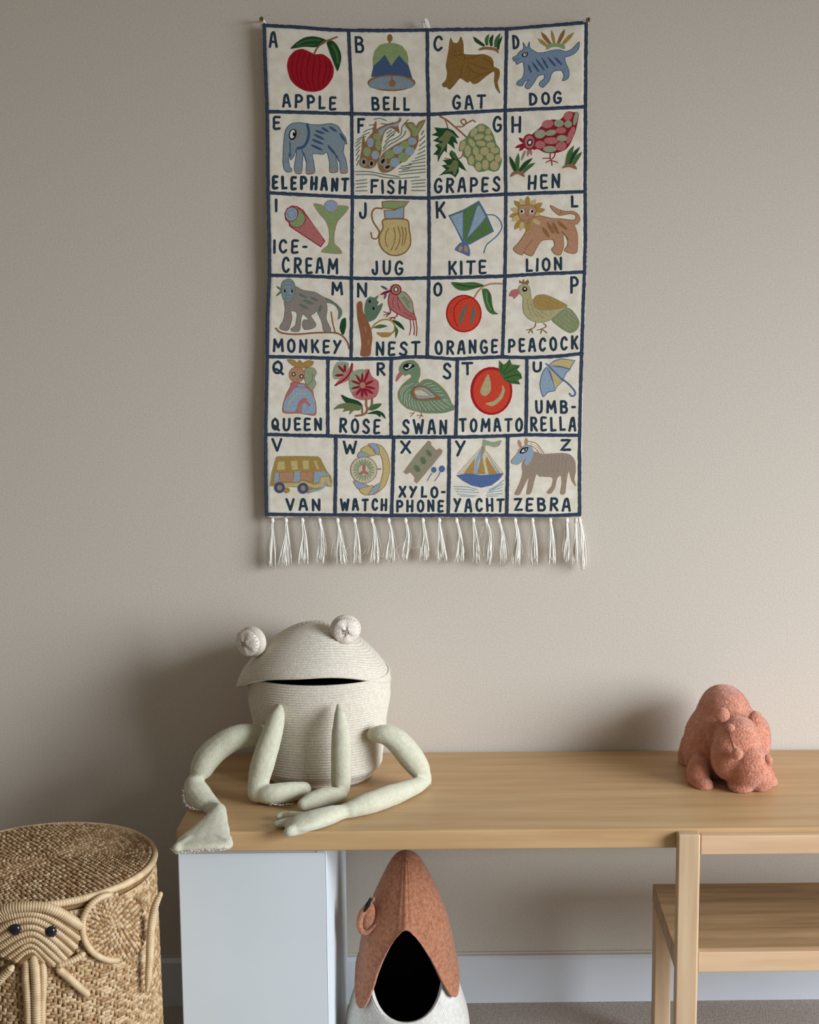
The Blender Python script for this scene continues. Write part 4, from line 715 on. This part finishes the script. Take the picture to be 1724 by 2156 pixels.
limb('leg', [('y', 572, 1545, -.200, .016), ('y', 540, 1547, -.232, .0185), ('y', 500, 1552, -.245, .0215), ('y', 465, 1570, -.250, .0225), ('y', 438, 1596, -.255, .0225), ('y', 422, 1622, -.258, .0195), ('y', 412, 1638, -.262, .012), ('y', 410, 1650, -.270, .018), ('y', 416, 1672, -.285, (.0235, .022)), ('y', 434, 1695, -.310, (.023, .020)), ('y', 452, 1706, -.335, (.017, .015)), ('z', 461, 1710, T+.020, (.0125, .013)),
             ('z', 452, 1730, T+.018, (.022, .014)), ('z', 441, 1750, T+.016, (.033, .012)), ('z', 431, 1770, T+.013, (.044, .010)), ('z', 427, 1784, T+.012, (.047, .008))], 'bent leg of the frog with its foot over the bench edge',
     [[('z', 400, 1772, T+.013, .010), ('z', 374, 1787, T+.011, .009)], [('z', 455, 1768, T+.013, .010), ('z', 478, 1778, T+.012, .009)]],
     [[('z', 361, 1790, T+.010), ('z', 385, 1795, T+.010), ('z', 425, 1791, T+.010), ('z', 450, 1791, T+.010), ('z', 478, 1786, T+.010), ('z', 488, 1778, T+.010), ('z', 486, 1764, T+.010)], [('y', 386, 1665, -.29), ('y', 390, 1690, -.31), ('y', 405, 1708, -.33), ('y', 422, 1714, -.34)]])
limb('leg', [('y', 778, 1546, -.215, .009), ('y', 795, 1546, -.232, .0150), ('y', 815, 1548, -.235, .0185), ('y', 838, 1562, -.232, .0215), ('y', 862, 1590, -.228, .0225), ('y', 880, 1615, -.224, .020), ('y', 890, 1634, -.221, .015), ('z', 893, 1643, T+.014, .0125), ('z', 872, 1656, T+.016, .0145), ('z', 830, 1672, T+.018, .018), ('z', 780, 1690, T+.018, .0185), ('z', 742, 1703, T+.015, .0145), ('z', 722, 1709, T+.013, (.0125, .0125)),
             ('z', 695, 1716, T+.014, (.019, .015)), ('z', 660, 1726, T+.014, (.025, .015)), ('z', 630, 1735, T+.012, (.027, .012)), ('z', 610, 1740, T+.009, (.022, .008))], 'folded leg of the frog lying along the bench',
     [[('z', 640, 1722, T+.011, .010), ('z', 600, 1716, T+.009, .007), ('z', 586, 1719, T+.008, .0055)], [('z', 630, 1730, T+.010, .009), ('z', 596, 1733, T+.008, .0075), ('z', 583, 1735, T+.007, .006)], [('z', 640, 1740, T+.010, .011), ('z', 612, 1750, T+.009, .009), ('z', 606, 1752, T+.008, .008)]],
     [[('z', 902, 1640, T+.012), ('z', 906, 1650, T+.008), ('z', 896, 1652, T+.004)]])

# ------------------------------------------------------------------ plush hippo
hip = thing('plush_hippo', 'terracotta pink plush hippo standing on the right end of the bench', 'plush toy', (.46, -.17, TZ))
def E3(px, py, y, r, rot=(0, 0, 0)): return ellipsoid(tuple(on_y(px, py, y)), r, rot)
parts = [E3(1520, 1560, -.130, (.069, .085, .075)), E3(1524, 1510, -.120, (.050, .070, .059)), E3(1477, 1578, -.150, (.036, .055, .050)), E3(1560, 1560, -.150, (.047, .060, .062)),
         E3(1552, 1568, -.215, (.044, .043, .050), (.2, 0, .1)), E3(1538, 1590, -.228, (.036, .036, .046)), E3(1578, 1612, -.240, (.0385, .038, .040)), E3(1556, 1545, -.213, (.034, .034, .032)), E3(1600, 1636, -.235, (.026, .030, .028)), E3(1560, 1652, -.240, (.025, .026, .015)),
         E3(1469, 1628, -.205, (.0205, .024, .034)), E3(1480, 1653, -.222, (.0185, .022, .0145)), E3(1450, 1596, -.085, (.0195, .024, .050)), E3(1618, 1648, -.205, (.0165, .024, .0165)), E3(1600, 1610, -.12, (.018, .022, .055)),
         E3(1602, 1560, -.150, (.016, .035, .045))]
hb = fuse('body', join(*parts), M['plush'], hip, .0035, 5, (.0030, .03))
def hip_piece(name, px, py, y, r, rot=(0, 0, 0), lab=None):
    o = fuse(name, E3(px, py, y, r, rot), M['plush'], hip, .0018, 2, (.002, .015)); 
    if lab: o['label'] = lab
    return o
hp = [hb, hip_piece('ear', 1521, 1506, -.214, (.0130, .0095, .0135)), hip_piece('ear', 1590, 1513, -.205, (.0125, .0085, .0140)), hip_piece('nostril', 1552, 1588, -.276, (.0105, .009, .0115), (.3, 0, .2)), hip_piece('nostril', 1616, 1602, -.258, (.0085, .009, .0115), (.3, 0, -.5)),
      hip_piece('eyelid', 1538, 1532, -.247, (.0085, .007, .0065), (0, 0, 0))]
def add_fur(o, dens, ln, mt, name='fur'):
    me = o.data; me.calc_loop_triangles(); n = len(me.vertices); co = np.empty(n*3); me.vertices.foreach_get('co', co); co = co.reshape(-1, 3)
    nr = np.empty(n*3); me.vertices.foreach_get('normal', nr); nr = nr.reshape(-1, 3)
    tr = np.empty(len(me.loop_triangles)*3, int); me.loop_triangles.foreach_get('vertices', tr); tr = tr.reshape(-1, 3)
    A, B, Cc = co[tr[:, 0]], co[tr[:, 1]], co[tr[:, 2]]; ar = np.linalg.norm(np.cross(B-A, Cc-A), axis=1)/2; N_ = int(ar.sum()*dens)
    k = rng.choice(len(tr), N_, p=ar/ar.sum()); u = rng.random((N_, 2)); m_ = u.sum(1) > 1; u[m_] = 1-u[m_]
    P = A[k]+(B[k]-A[k])*u[:, :1]+(Cc[k]-A[k])*u[:, 1:]; Nn = nr[tr[k, 0]]
    d = Nn+rng.normal(0, .45, (N_, 3))+np.array([0, -.15, -.35]); d /= np.linalg.norm(d, axis=1, keepdims=True); L = ln*rng.uniform(.5, 1.1, (N_, 1))
    s = np.cross(d, rng.normal(0, 1, (N_, 3))); s /= np.linalg.norm(s, axis=1, keepdims=True); s *= .00028
    P = P-Nn*.0004; V = np.stack([P-s, P+s, P+d*L], 1).reshape(-1, 3); V[:, 2] = np.maximum(V[:, 2], TZ+.0004)
    f = obj(name, V.tolist(), [(3*i, 3*i+1, 3*i+2) for i in range(N_)], mt, o); f['kind'] = 'stuff'
add_fur(hb, 560000, .0028, M['fur'])
for h_ in hp[1:]: add_fur(h_, 560000, .0024, M['fur'])
def px_line(pts, y0, off=0): return pts
seam = []
dg = bpy.context.evaluated_depsgraph_get()
from mathutils.bvhtree import BVHTree
bv = BVHTree.FromPolygons([v.co[:] for v in hb.data.vertices], [p.vertices[:] for p in hb.data.polygons])
def on_body(px, py, bvh=bv, off=.001):
    d = ray(px, py).normalized(); h = bvh.ray_cast(CAM, d); return (h[0]+h[1]*off) if h[0] else None
for ln_ in ([(1536, 1535), (1538, 1550), (1542, 1565), (1545, 1578)],):
    q = [on_body(*p) for p in ln_]; q = [p for p in q if p]
    if len(q) > 1: seam.append(sweep(q, [.0006]*len(q), 6, 4))
if seam: obj('seam', *join(*seam), M['rust'], hip)

# ------------------------------------------------------------------ hooded basket under the bench
WX, WY = -.1005, -.262
wh = thing('hooded_basket', 'white rope basket with a rust terry hood on the floor under the bench', 'toy basket', (WX, WY, 0))
def egg_r(z):
    zs = [0, .04, .08, .11, .14, .165, .19, .235, .28, .32, .36, .385, .398, .404]; rs = [.096, .106, .109, .106, .098, .090, .0835, .0775, .0680, .0545, .0365, .0235, .0135, .003]
    i = max(1, min(len(zs)-1, int(np.searchsorted(zs, z)))); m = lambda k: (rs[min(len(rs)-1, k+1)]-rs[max(0, k-1)])/(zs[min(len(rs)-1, k+1)]-zs[max(0, k-1)])
    d = zs[i]-zs[i-1]; t = min(1, max(0, (z-zs[i-1])/d)); m0 = m(i-1)*d; m1 = m(i)*d
    return max(.002, rs[i-1]*(2*t**3-3*t*t+1)+m0*(t**3-2*t*t+t)+rs[i]*(-2*t**3+3*t*t)+m1*(t**3-t*t))
def angdiff(a, b): return (a-b+math.pi) % math.tau-math.pi
FRONT = -math.pi/2+.02
def z_open(d): return .138+.062*(min(abs(d), 1.25)/.95)**2.2
def shell(name, pt, nz, na, mt, thick, mt_in=None):
    V = []; Fc = []
    for layer in (0, 1):
        for j in range(nz+1):
            for k in range(na): V.append(pt(j/nz, FRONT+k*math.tau/na, -thick*layer, layer))
    off = (nz+1)*na
    for j in range(nz):
        for k in range(na): a = j*na+k; b_ = j*na+(k+1) % na; Fc.append((a, b_, b_+na, a+na)); Fc.append((off+a, off+a+na, off+b_+na, off+b_))
    for k in range(na):
        b_ = (k+1) % na; Fc.append((k, off+k, off+b_, b_)); e = nz*na; Fc.append((e+k, e+b_, off+e+b_, off+e+k))
    o = obj(name, V, Fc, mt, wh, True)
    if mt_in:
        o.data.materials.append(mt_in)
        for p in o.data.polygons:
            if min(p.vertices) >= off: p.material_index = 1
    return o
def wb(t, a, off, layer):
    z0 = .004; z = z0+t*(z_open(angdiff(a, FRONT))-z0); r = egg_r(z)+off+(.0011*abs(math.sin(math.pi*z/.0056)) if not layer else 0)-.0008*smooth(.97, 1, t)
    return Vector((WX+r*math.cos(a), WY+r*math.sin(a)*.97, z))
shell('body', wb, 210, 96, M['knit'], .006, M['hollow_shade'])  # inner faces coloured near-black for the shade inside the basket
obj('base', [Vector((WX, WY, .006))]+[wb(0, FRONT+k*math.tau/48, -.003, 1) for k in range(48)], [(0, 1+k, 1+(k+1) % 48) for k in range(48)], M['knit'], wh)
HL = [(-1.7, .21), (-1.35, .19), (-1.12, .168), (-.98, .153), (-.86, .149), (-.77, .153), (-.70, .175), (-.64, .206), (-.52, .234), (-.37, .260), (-.20, .279), (-.08, .290), (0, .293), (.08, .290), (.20, .280), (.36, .262), (.53, .238), (.67, .212), (.79, .184), (.88, .165), (.98, .160), (1.08, .163), (1.25, .178), (1.7, .21)]
def hood_low(d): return float(np.interp(d, [p[0] for p in HL], [p[1] for p in HL]))
def hood_pt(z, a, off):
    if z > .4025: return Vector((WX, WY, z+.003+off*.5))
    d = angdiff(a, FRONT); r = egg_r(z)+.005; r *= 1+.13*math.exp(-(d/.24)**2)*smooth(.22, .32, z)-.045*math.exp(-((abs(d)-.75)/.35)**2)*smooth(.25, .34, z)
    r += .004*smooth(.22, .16, z)+off+(.0016*math.cos(d*42+.6)*math.exp(-(d/.22)**2)*smooth(.28, .31, z) if off >= 0 else 0)
    return Vector((WX+r*math.cos(a), WY+r*math.sin(a)*.97, z+.003))
def hd(t, a, off, layer):
    lo = hood_low(angdiff(a, FRONT)); z = lo+(.403-lo)*t; return hood_pt(z, a, off+(.0022*math.exp(-((z-lo)/.006)**2) if not layer else 0))
o = shell('hood', hd, 100, 160, M['rust'], .0045, M['hollow_shade']); o['label'] = 'pointed rust terry hood with two lappets'  # inside of the hood painted dark as shade
# the little folded ear at the left
q = [on_y(x, y, WY-.045) for x, y in ((786, 1893), (775, 1904), (762, 1923), (757, 1943), (761, 1960), (774, 1962), (790, 1948))]
obj('ear', *sweep(q, [(.003, .004), (.0045, .006), (.006, .008), (.006, .008), (.005, .007), (.004, .005), (.003, .003)], 10, 4, (0, 1, 0)), M['rust'], wh, True)
obj('ear_pocket', *ellipsoid(on_y(775, 1930, WY-.038), (.012, .010, .026), (0, .15, 0)), M['rust'], wh, True)
q = [on_y(x, y, WY-.052) for x, y in ((780, 1893), (774, 1906), (768, 1918))]
obj('ear_gap_shade', *sweep(q, [.0025, .004, .002], 8, 3, (0, 1, 0)), M['hollow_shade'], wh, True)  # dark tube added as the shade in the gap by the ear

# ------------------------------------------------------------------ cane basket with an elephant face
BY = -.445; c0 = on_y(92, 1811, BY); BX, LZ = c0.x, c0.z; BR = 236*2.2/3000*1.0
BR = (on_y(327, 1811, BY)-c0).length
bk = thing('elephant_basket', 'round lidded cane basket with a woven elephant face left of the bench', 'basket', (BX, BY, 0))
def cylp(a, z, off=0): return Vector((BX+(BR-.004+off)*math.cos(a), BY+(BR-.004+off)*math.sin(a), z))
BZ = LZ-.022                                      # top of the body
n = 72; V = [cylp(k*math.tau/n, z, -.0012+(.004*(1-z/BZ))) for z in (0, .05, BZ*.5, BZ) for k in range(n)]; Fc = []
for i in range(3):
    for k in range(n): a = i*n+k; b_ = i*n+(k+1) % n; Fc.append((a, b_, b_+n, a+n))
Fc.append(tuple(range(n))[::-1]); Fc.append(tuple(3*n+k for k in range(n)))
obj('body', V, Fc, M['cane_base'], bk, True)
CAN = [lin(c) for c in ((188, 156, 116), (178, 144, 102), (198, 168, 128), (166, 130, 90), (206, 178, 142), (154, 118, 80))]
def stitch(V, Fc, K, c, t, s, nrm, l, w, h, col):
    """one cane stitch: a low rounded pad, l long along t, w wide along s"""
    o = len(V)
    for (u, v, e) in ((-1, -.7, 0), (-1, .7, 0), (1, .7, 0), (1, -.7, 0), (-.62, -.95, .7), (-.62, .95, .7), (.62, .95, .7), (.62, -.95, .7), (-.5, 0, 1), (.5, 0, 1), (-.62, -1.05, 0), (-.62, 1.05, 0), (.62, 1.05, 0), (.62, -1.05, 0)):
        V.append(c+t*(u*l/2)+s*(v*w/2)+nrm*(h*e)); K.append(col)
    for f in ((0, 4, 8, 5, 1), (2, 6, 9, 7, 3), (4, 7, 9, 8), (5, 8, 9, 6), (10, 13, 7, 4), (11, 5, 6, 12), (0, 10, 4), (1, 5, 11), (2, 12, 6), (3, 7, 13)): Fc.append(tuple(o+i for i in f))
# body weave: staggered rows
V, Fc, K = [], [], []; row = .0050; nrow = int(BZ/row)
for j in range(nrow):
    z = row*(j+.5); na = 114
    for k in range(na):
        a = (k+(j % 3)/3)*math.tau/na+random.uniform(-.006, .006)
        if math.sin(a) > .35: continue
        nrm = Vector((math.cos(a), math.sin(a), 0)); tt = Vector((-math.sin(a), math.cos(a), 0)); c = cylp(a, z, -.0008+.004*(1-z/BZ))
        vert = (k+j) % 3 == 0
        if vert: stitch(V, Fc, K, c, Vector((0, 0, 1)), tt, nrm, row*1.75, .0050, .0028, random.choice(CAN))
        else: stitch(V, Fc, K, c, (tt+Vector((0, 0, random.uniform(-.15, .15)))).normalized(), Vector((0, 0, 1)), nrm, math.tau*BR/na*1.15, row*1.02, .0023, random.choice(CAN))
o = obj('weave', V, Fc, M['cane'], bk, True, K); o['kind'] = 'stuff'
# lid
def lid_z(r): return LZ+.004-.006*(r/BR)**2
n = 72; V = [Vector((BX, BY, lid_z(0)-.002))]; Fc = []
for i in range(1, 9):
    r = (BR-.004)*i/8
    for k in range(n): a = k*math.tau/n; V.append(Vector((BX+r*math.cos(a), BY+r*math.sin(a), lid_z(r)-.002)))
for k in range(n): V.append(Vector((BX+(BR-.005)*math.cos(k*math.tau/n), BY+(BR-.005)*math.sin(k*math.tau/n), LZ-.018)))
for k in range(n): Fc.append((0, 1+k, 1+(k+1) % n))
for i in range(8):
    for k in range(n): a = 1+i*n+k; b_ = 1+i*n+(k+1) % n; Fc.append((a, a+n, b_+n, b_))
Fc.append(tuple(1+8*n+k for k in range(n)))
lid = obj('lid', V, Fc, M['cane_base'], bk, True)
V, Fc, K = [], [], []; p_ = .0057; cx, cy = BX+.012, BY+.006
for i in range(1, int((BR-.010)/p_)+4):
    r = p_*i; na = max(8, int(math.tau*r/.0082))
    for k in range(na):
        a = (k+.5*(i % 2))*math.tau/na+random.uniform(-.02, .02)/max(1, i*.3)
        f = min(1, r/(BR-.010)); x = cx*(1-f)+BX*f+r*math.cos(a); y = cy*(1-f)+BY*f+r*math.sin(a)
        if math.hypot(x-BX, y-BY) > BR-.010: continue
        tt = Vector((-math.sin(a), math.cos(a), 0)); rr = Vector((math.cos(a), math.sin(a), 0)); sk = .55 if (i//2) % 2 else .2
        t2 = (rr+tt*sk).normalized(); s2 = Vector((-t2.y, t2.x, 0))
        stitch(V, Fc, K, Vector((x, y, lid_z(r)-.001)), t2, s2, Vector((0, 0, 1)), p_*1.2, .0053, random.uniform(.0024, .0044), random.choice(CAN))
o = obj('lid_weave', V, Fc, M['cane'], lid, True, K); o['kind'] = 'stuff'
def hoop(R_, z, r, name, par, pitch_=.0042, rx=1):
    pts = [Vector((BX+R_*math.cos(a), BY+R_*math.sin(a), z)) for a in np.linspace(0, math.tau, 73)]
    return obj(name, *sweep(pts, [(r*rx, r)]*73, 10, 2, (0, 0, 1), ridge=.16, pitch=pitch_, roundcap=False), M['wrap'], par, True)
hoop(BR-.0045, LZ-.0055, .0062, 'lid_rim', lid, rx=.8)
hoop(BR-.0065, BZ-.0065, .0085, 'body_rim', bk, rx=.45)
# the face: tubes of wrapped cane laid on the curved side
def on_cyl(zx, zy, off):
    """zoomed-in frame of the photograph -> the basket's side"""
    px, py = zx*.2208, 1680+zy*.2208; d = ray(px, py); R_ = BR+off
    ax, ay = CAM.x-BX, CAM.y-BY; A = d.x*d.x+d.y*d.y; B = 2*(ax*d.x+ay*d.y); Cq = ax*ax+ay*ay-R_*R_; D_ = B*B-4*A*Cq
    if D_ < 0:
        t = -B/(2*A)
    else: t = (-B-math.sqrt(D_))/(2*A)
    return CAM+d*t
def wrap(name, pts, r, off=None, par=bk, mt='wrap', ridge=.2, pitch_=.0038):
    off = r*.75 if off is None else off
    P = [on_cyl(x, y, off) for x, y in pairs(pts)]
    return obj(name, *sweep(P, [r]*len(P), 10, 6, (.0, -1, .15), ridge=ridge, pitch=pitch_), M[mt], par, True)
face = obj('face', *join(*[sweep([on_cyl(x, y, .003) for x, y in pairs(a)], [.0052]*(len(a)//2), 8, 5, (0, -1, .1)) for a in
     ([-160,1250,0,1130,150,1085,300,1075,430,1100,580,1180,740,1290], [-160,1330,0,1210,150,1150,300,1135,430,1175,560,1250,720,1380], [-100,1370,60,1260,180,1205,300,1195,410,1230,530,1310,690,1440], [-60,1420,80,1330,200,1270,310,1255,400,1290,500,1370,640,1500], [0,1470,110,1385,220,1330,310,1315,390,1355,480,1430,600,1560], [60,1510,150,1445,240,1385,310,1375,375,1410,450,1480,560,1570], [120,1530,210,1460,310,1425,365,1460,420,1520,470,1580], [200,1560,300,1490,380,1560])]), M['cane_base'], bk, True)
face['label'] = 'raised elephant face of wrapped cane arcs'
for a, r in (([-200,1215,-60,1130,60,1065,200,1040,400,1042,520,1075,640,1140,765,1220], .0070), ([-160,1280,-20,1165,150,1110,300,1098,430,1130,580,1215,745,1335], .0050), ([-120,1350,20,1235,160,1170,300,1155,420,1195,560,1285,715,1415], .0050), ([-80,1400,60,1300,180,1240,305,1222,410,1262,520,1345,665,1475], .0050),
             ([-40,1450,90,1360,210,1300,310,1283,400,1325,500,1405,620,1535], .0048), ([20,1495,130,1415,225,1360,310,1345,385,1385,465,1458,580,1570], .0046), ([90,1520,180,1455,250,1405,310,1398,370,1435,440,1510,520,1590], .0042), ([150,1550,230,1475,310,1450,360,1490,420,1560], .0040)):
    wrap('cane_arc', a, r*1.22, .0038, face)
wrap('cane_arc', [560,1595,680,1555,790,1492], .0055, .007, face)
wrap('trunk', [322,1530,335,1650,345,1800,350,2000,352,2250], .0075, .005)
wrap('trunk_side', [252,1560,250,1700,262,1850,270,2000,275,2250], .0062, .003)
wrap('trunk_side', [408,1580,412,1700,410,1850,400,2000,395,2250], .0058, .003)
wrap('tusk', [560,1630,650,1710,740,1790,830,1870], .0062, .004)
wrap('tusk', [110,1620,50,1680,0,1735,-60,1800], .0062, .004)
for ex, ey in ((140, 1252), (478, 1274)):
    c = on_cyl(ex, ey, .008); par = [ellipsoid(c, (.0088, .0055, .0088), nu=20, nv=12)]
    for k in range(11): a = k*math.tau/11; par.append(ellipsoid(c+Vector((.0082*math.cos(a), .001, .0082*math.sin(a))), (.0022, .0022, .0022), nu=8, nv=6))
    obj('eye', *join(*par), M['bead'], bk, True)
# ear: a coiled woven disc
ecx, ecy = 1085, 1235; V, Fc, K = [], [], []
ear = wrap('ear', [ecx-300*math.cos(t)*1.0 if i % 2 == 0 else ecy+315*math.sin(t) for t in np.linspace(-1.45, 1.7, 22) for i in (0, 1)], .0052, .006, bk); ear['label'] = 'round woven ear flap'
Vb, Fb = [], []; Vb.append(on_cyl(ecx, ecy, .004))
for i in range(1, 6):
    for k in range(36): t = k*math.tau/36; Vb.append(on_cyl(ecx+290*i/5*math.cos(t), ecy+305*i/5*math.sin(t), .004))
for k in range(36): Fb.append((0, 1+(k+1) % 36, 1+k))
for i in range(4):
    for k in range(36): a = 1+i*36+k; b_ = 1+i*36+(k+1) % 36; Fb.append((a, b_, b_+36, a+36))
obj('ear_backing', Vb, Fb, M['cane_base'], ear, True)
for i in range(1, 14):
    r = i*23.5; na = max(8, int(math.tau*r/42))
    for k in range(na):
        t = (k+.5*(i % 2))*math.tau/na+random.uniform(-.03, .03); f = i/12
        X = (ecx+10)*(1-f)+ecx*f+r*math.cos(t); Y = (ecy-45)*(1-f)+ecy*f+r*1.04*math.sin(t)
        c = on_cyl(X, Y, .0042); c2 = on_cyl(X+6*math.cos(t+.5), Y+6*math.sin(t+.5), .0042); tt = (c2-c)
        if tt.length < 1e-5: continue
        tt.normalize(); nr_ = Vector((c.x-BX, c.y-BY, 0)).normalized(); s2 = nr_.cross(tt).normalized()
        stitch(V, Fc, K, c, tt, s2, nr_, .0071, .0052, .0028, random.choice(CAN))
o = obj('ear_weave', V, Fc, M['cane'], ear, True, K); o['kind'] = 'stuff'
q = [on_y(x*.2208, 1680+y*.2208, BY-.075) for x, y in pairs([1530,915,1495,985,1462,1090,1440,1250,1432,1400,1425,1550,1415,1700,1402,1840])]
o = obj('ear_edge', *sweep(q, [.0042, .0055, .0062, .0064, .0064, .006, .0055, .003], 10, 6, (0, -1, 0), ridge=.14, pitch=.004), M['wrap'], bk, True); o['label'] = 'wrapped cane strip standing off the right side'
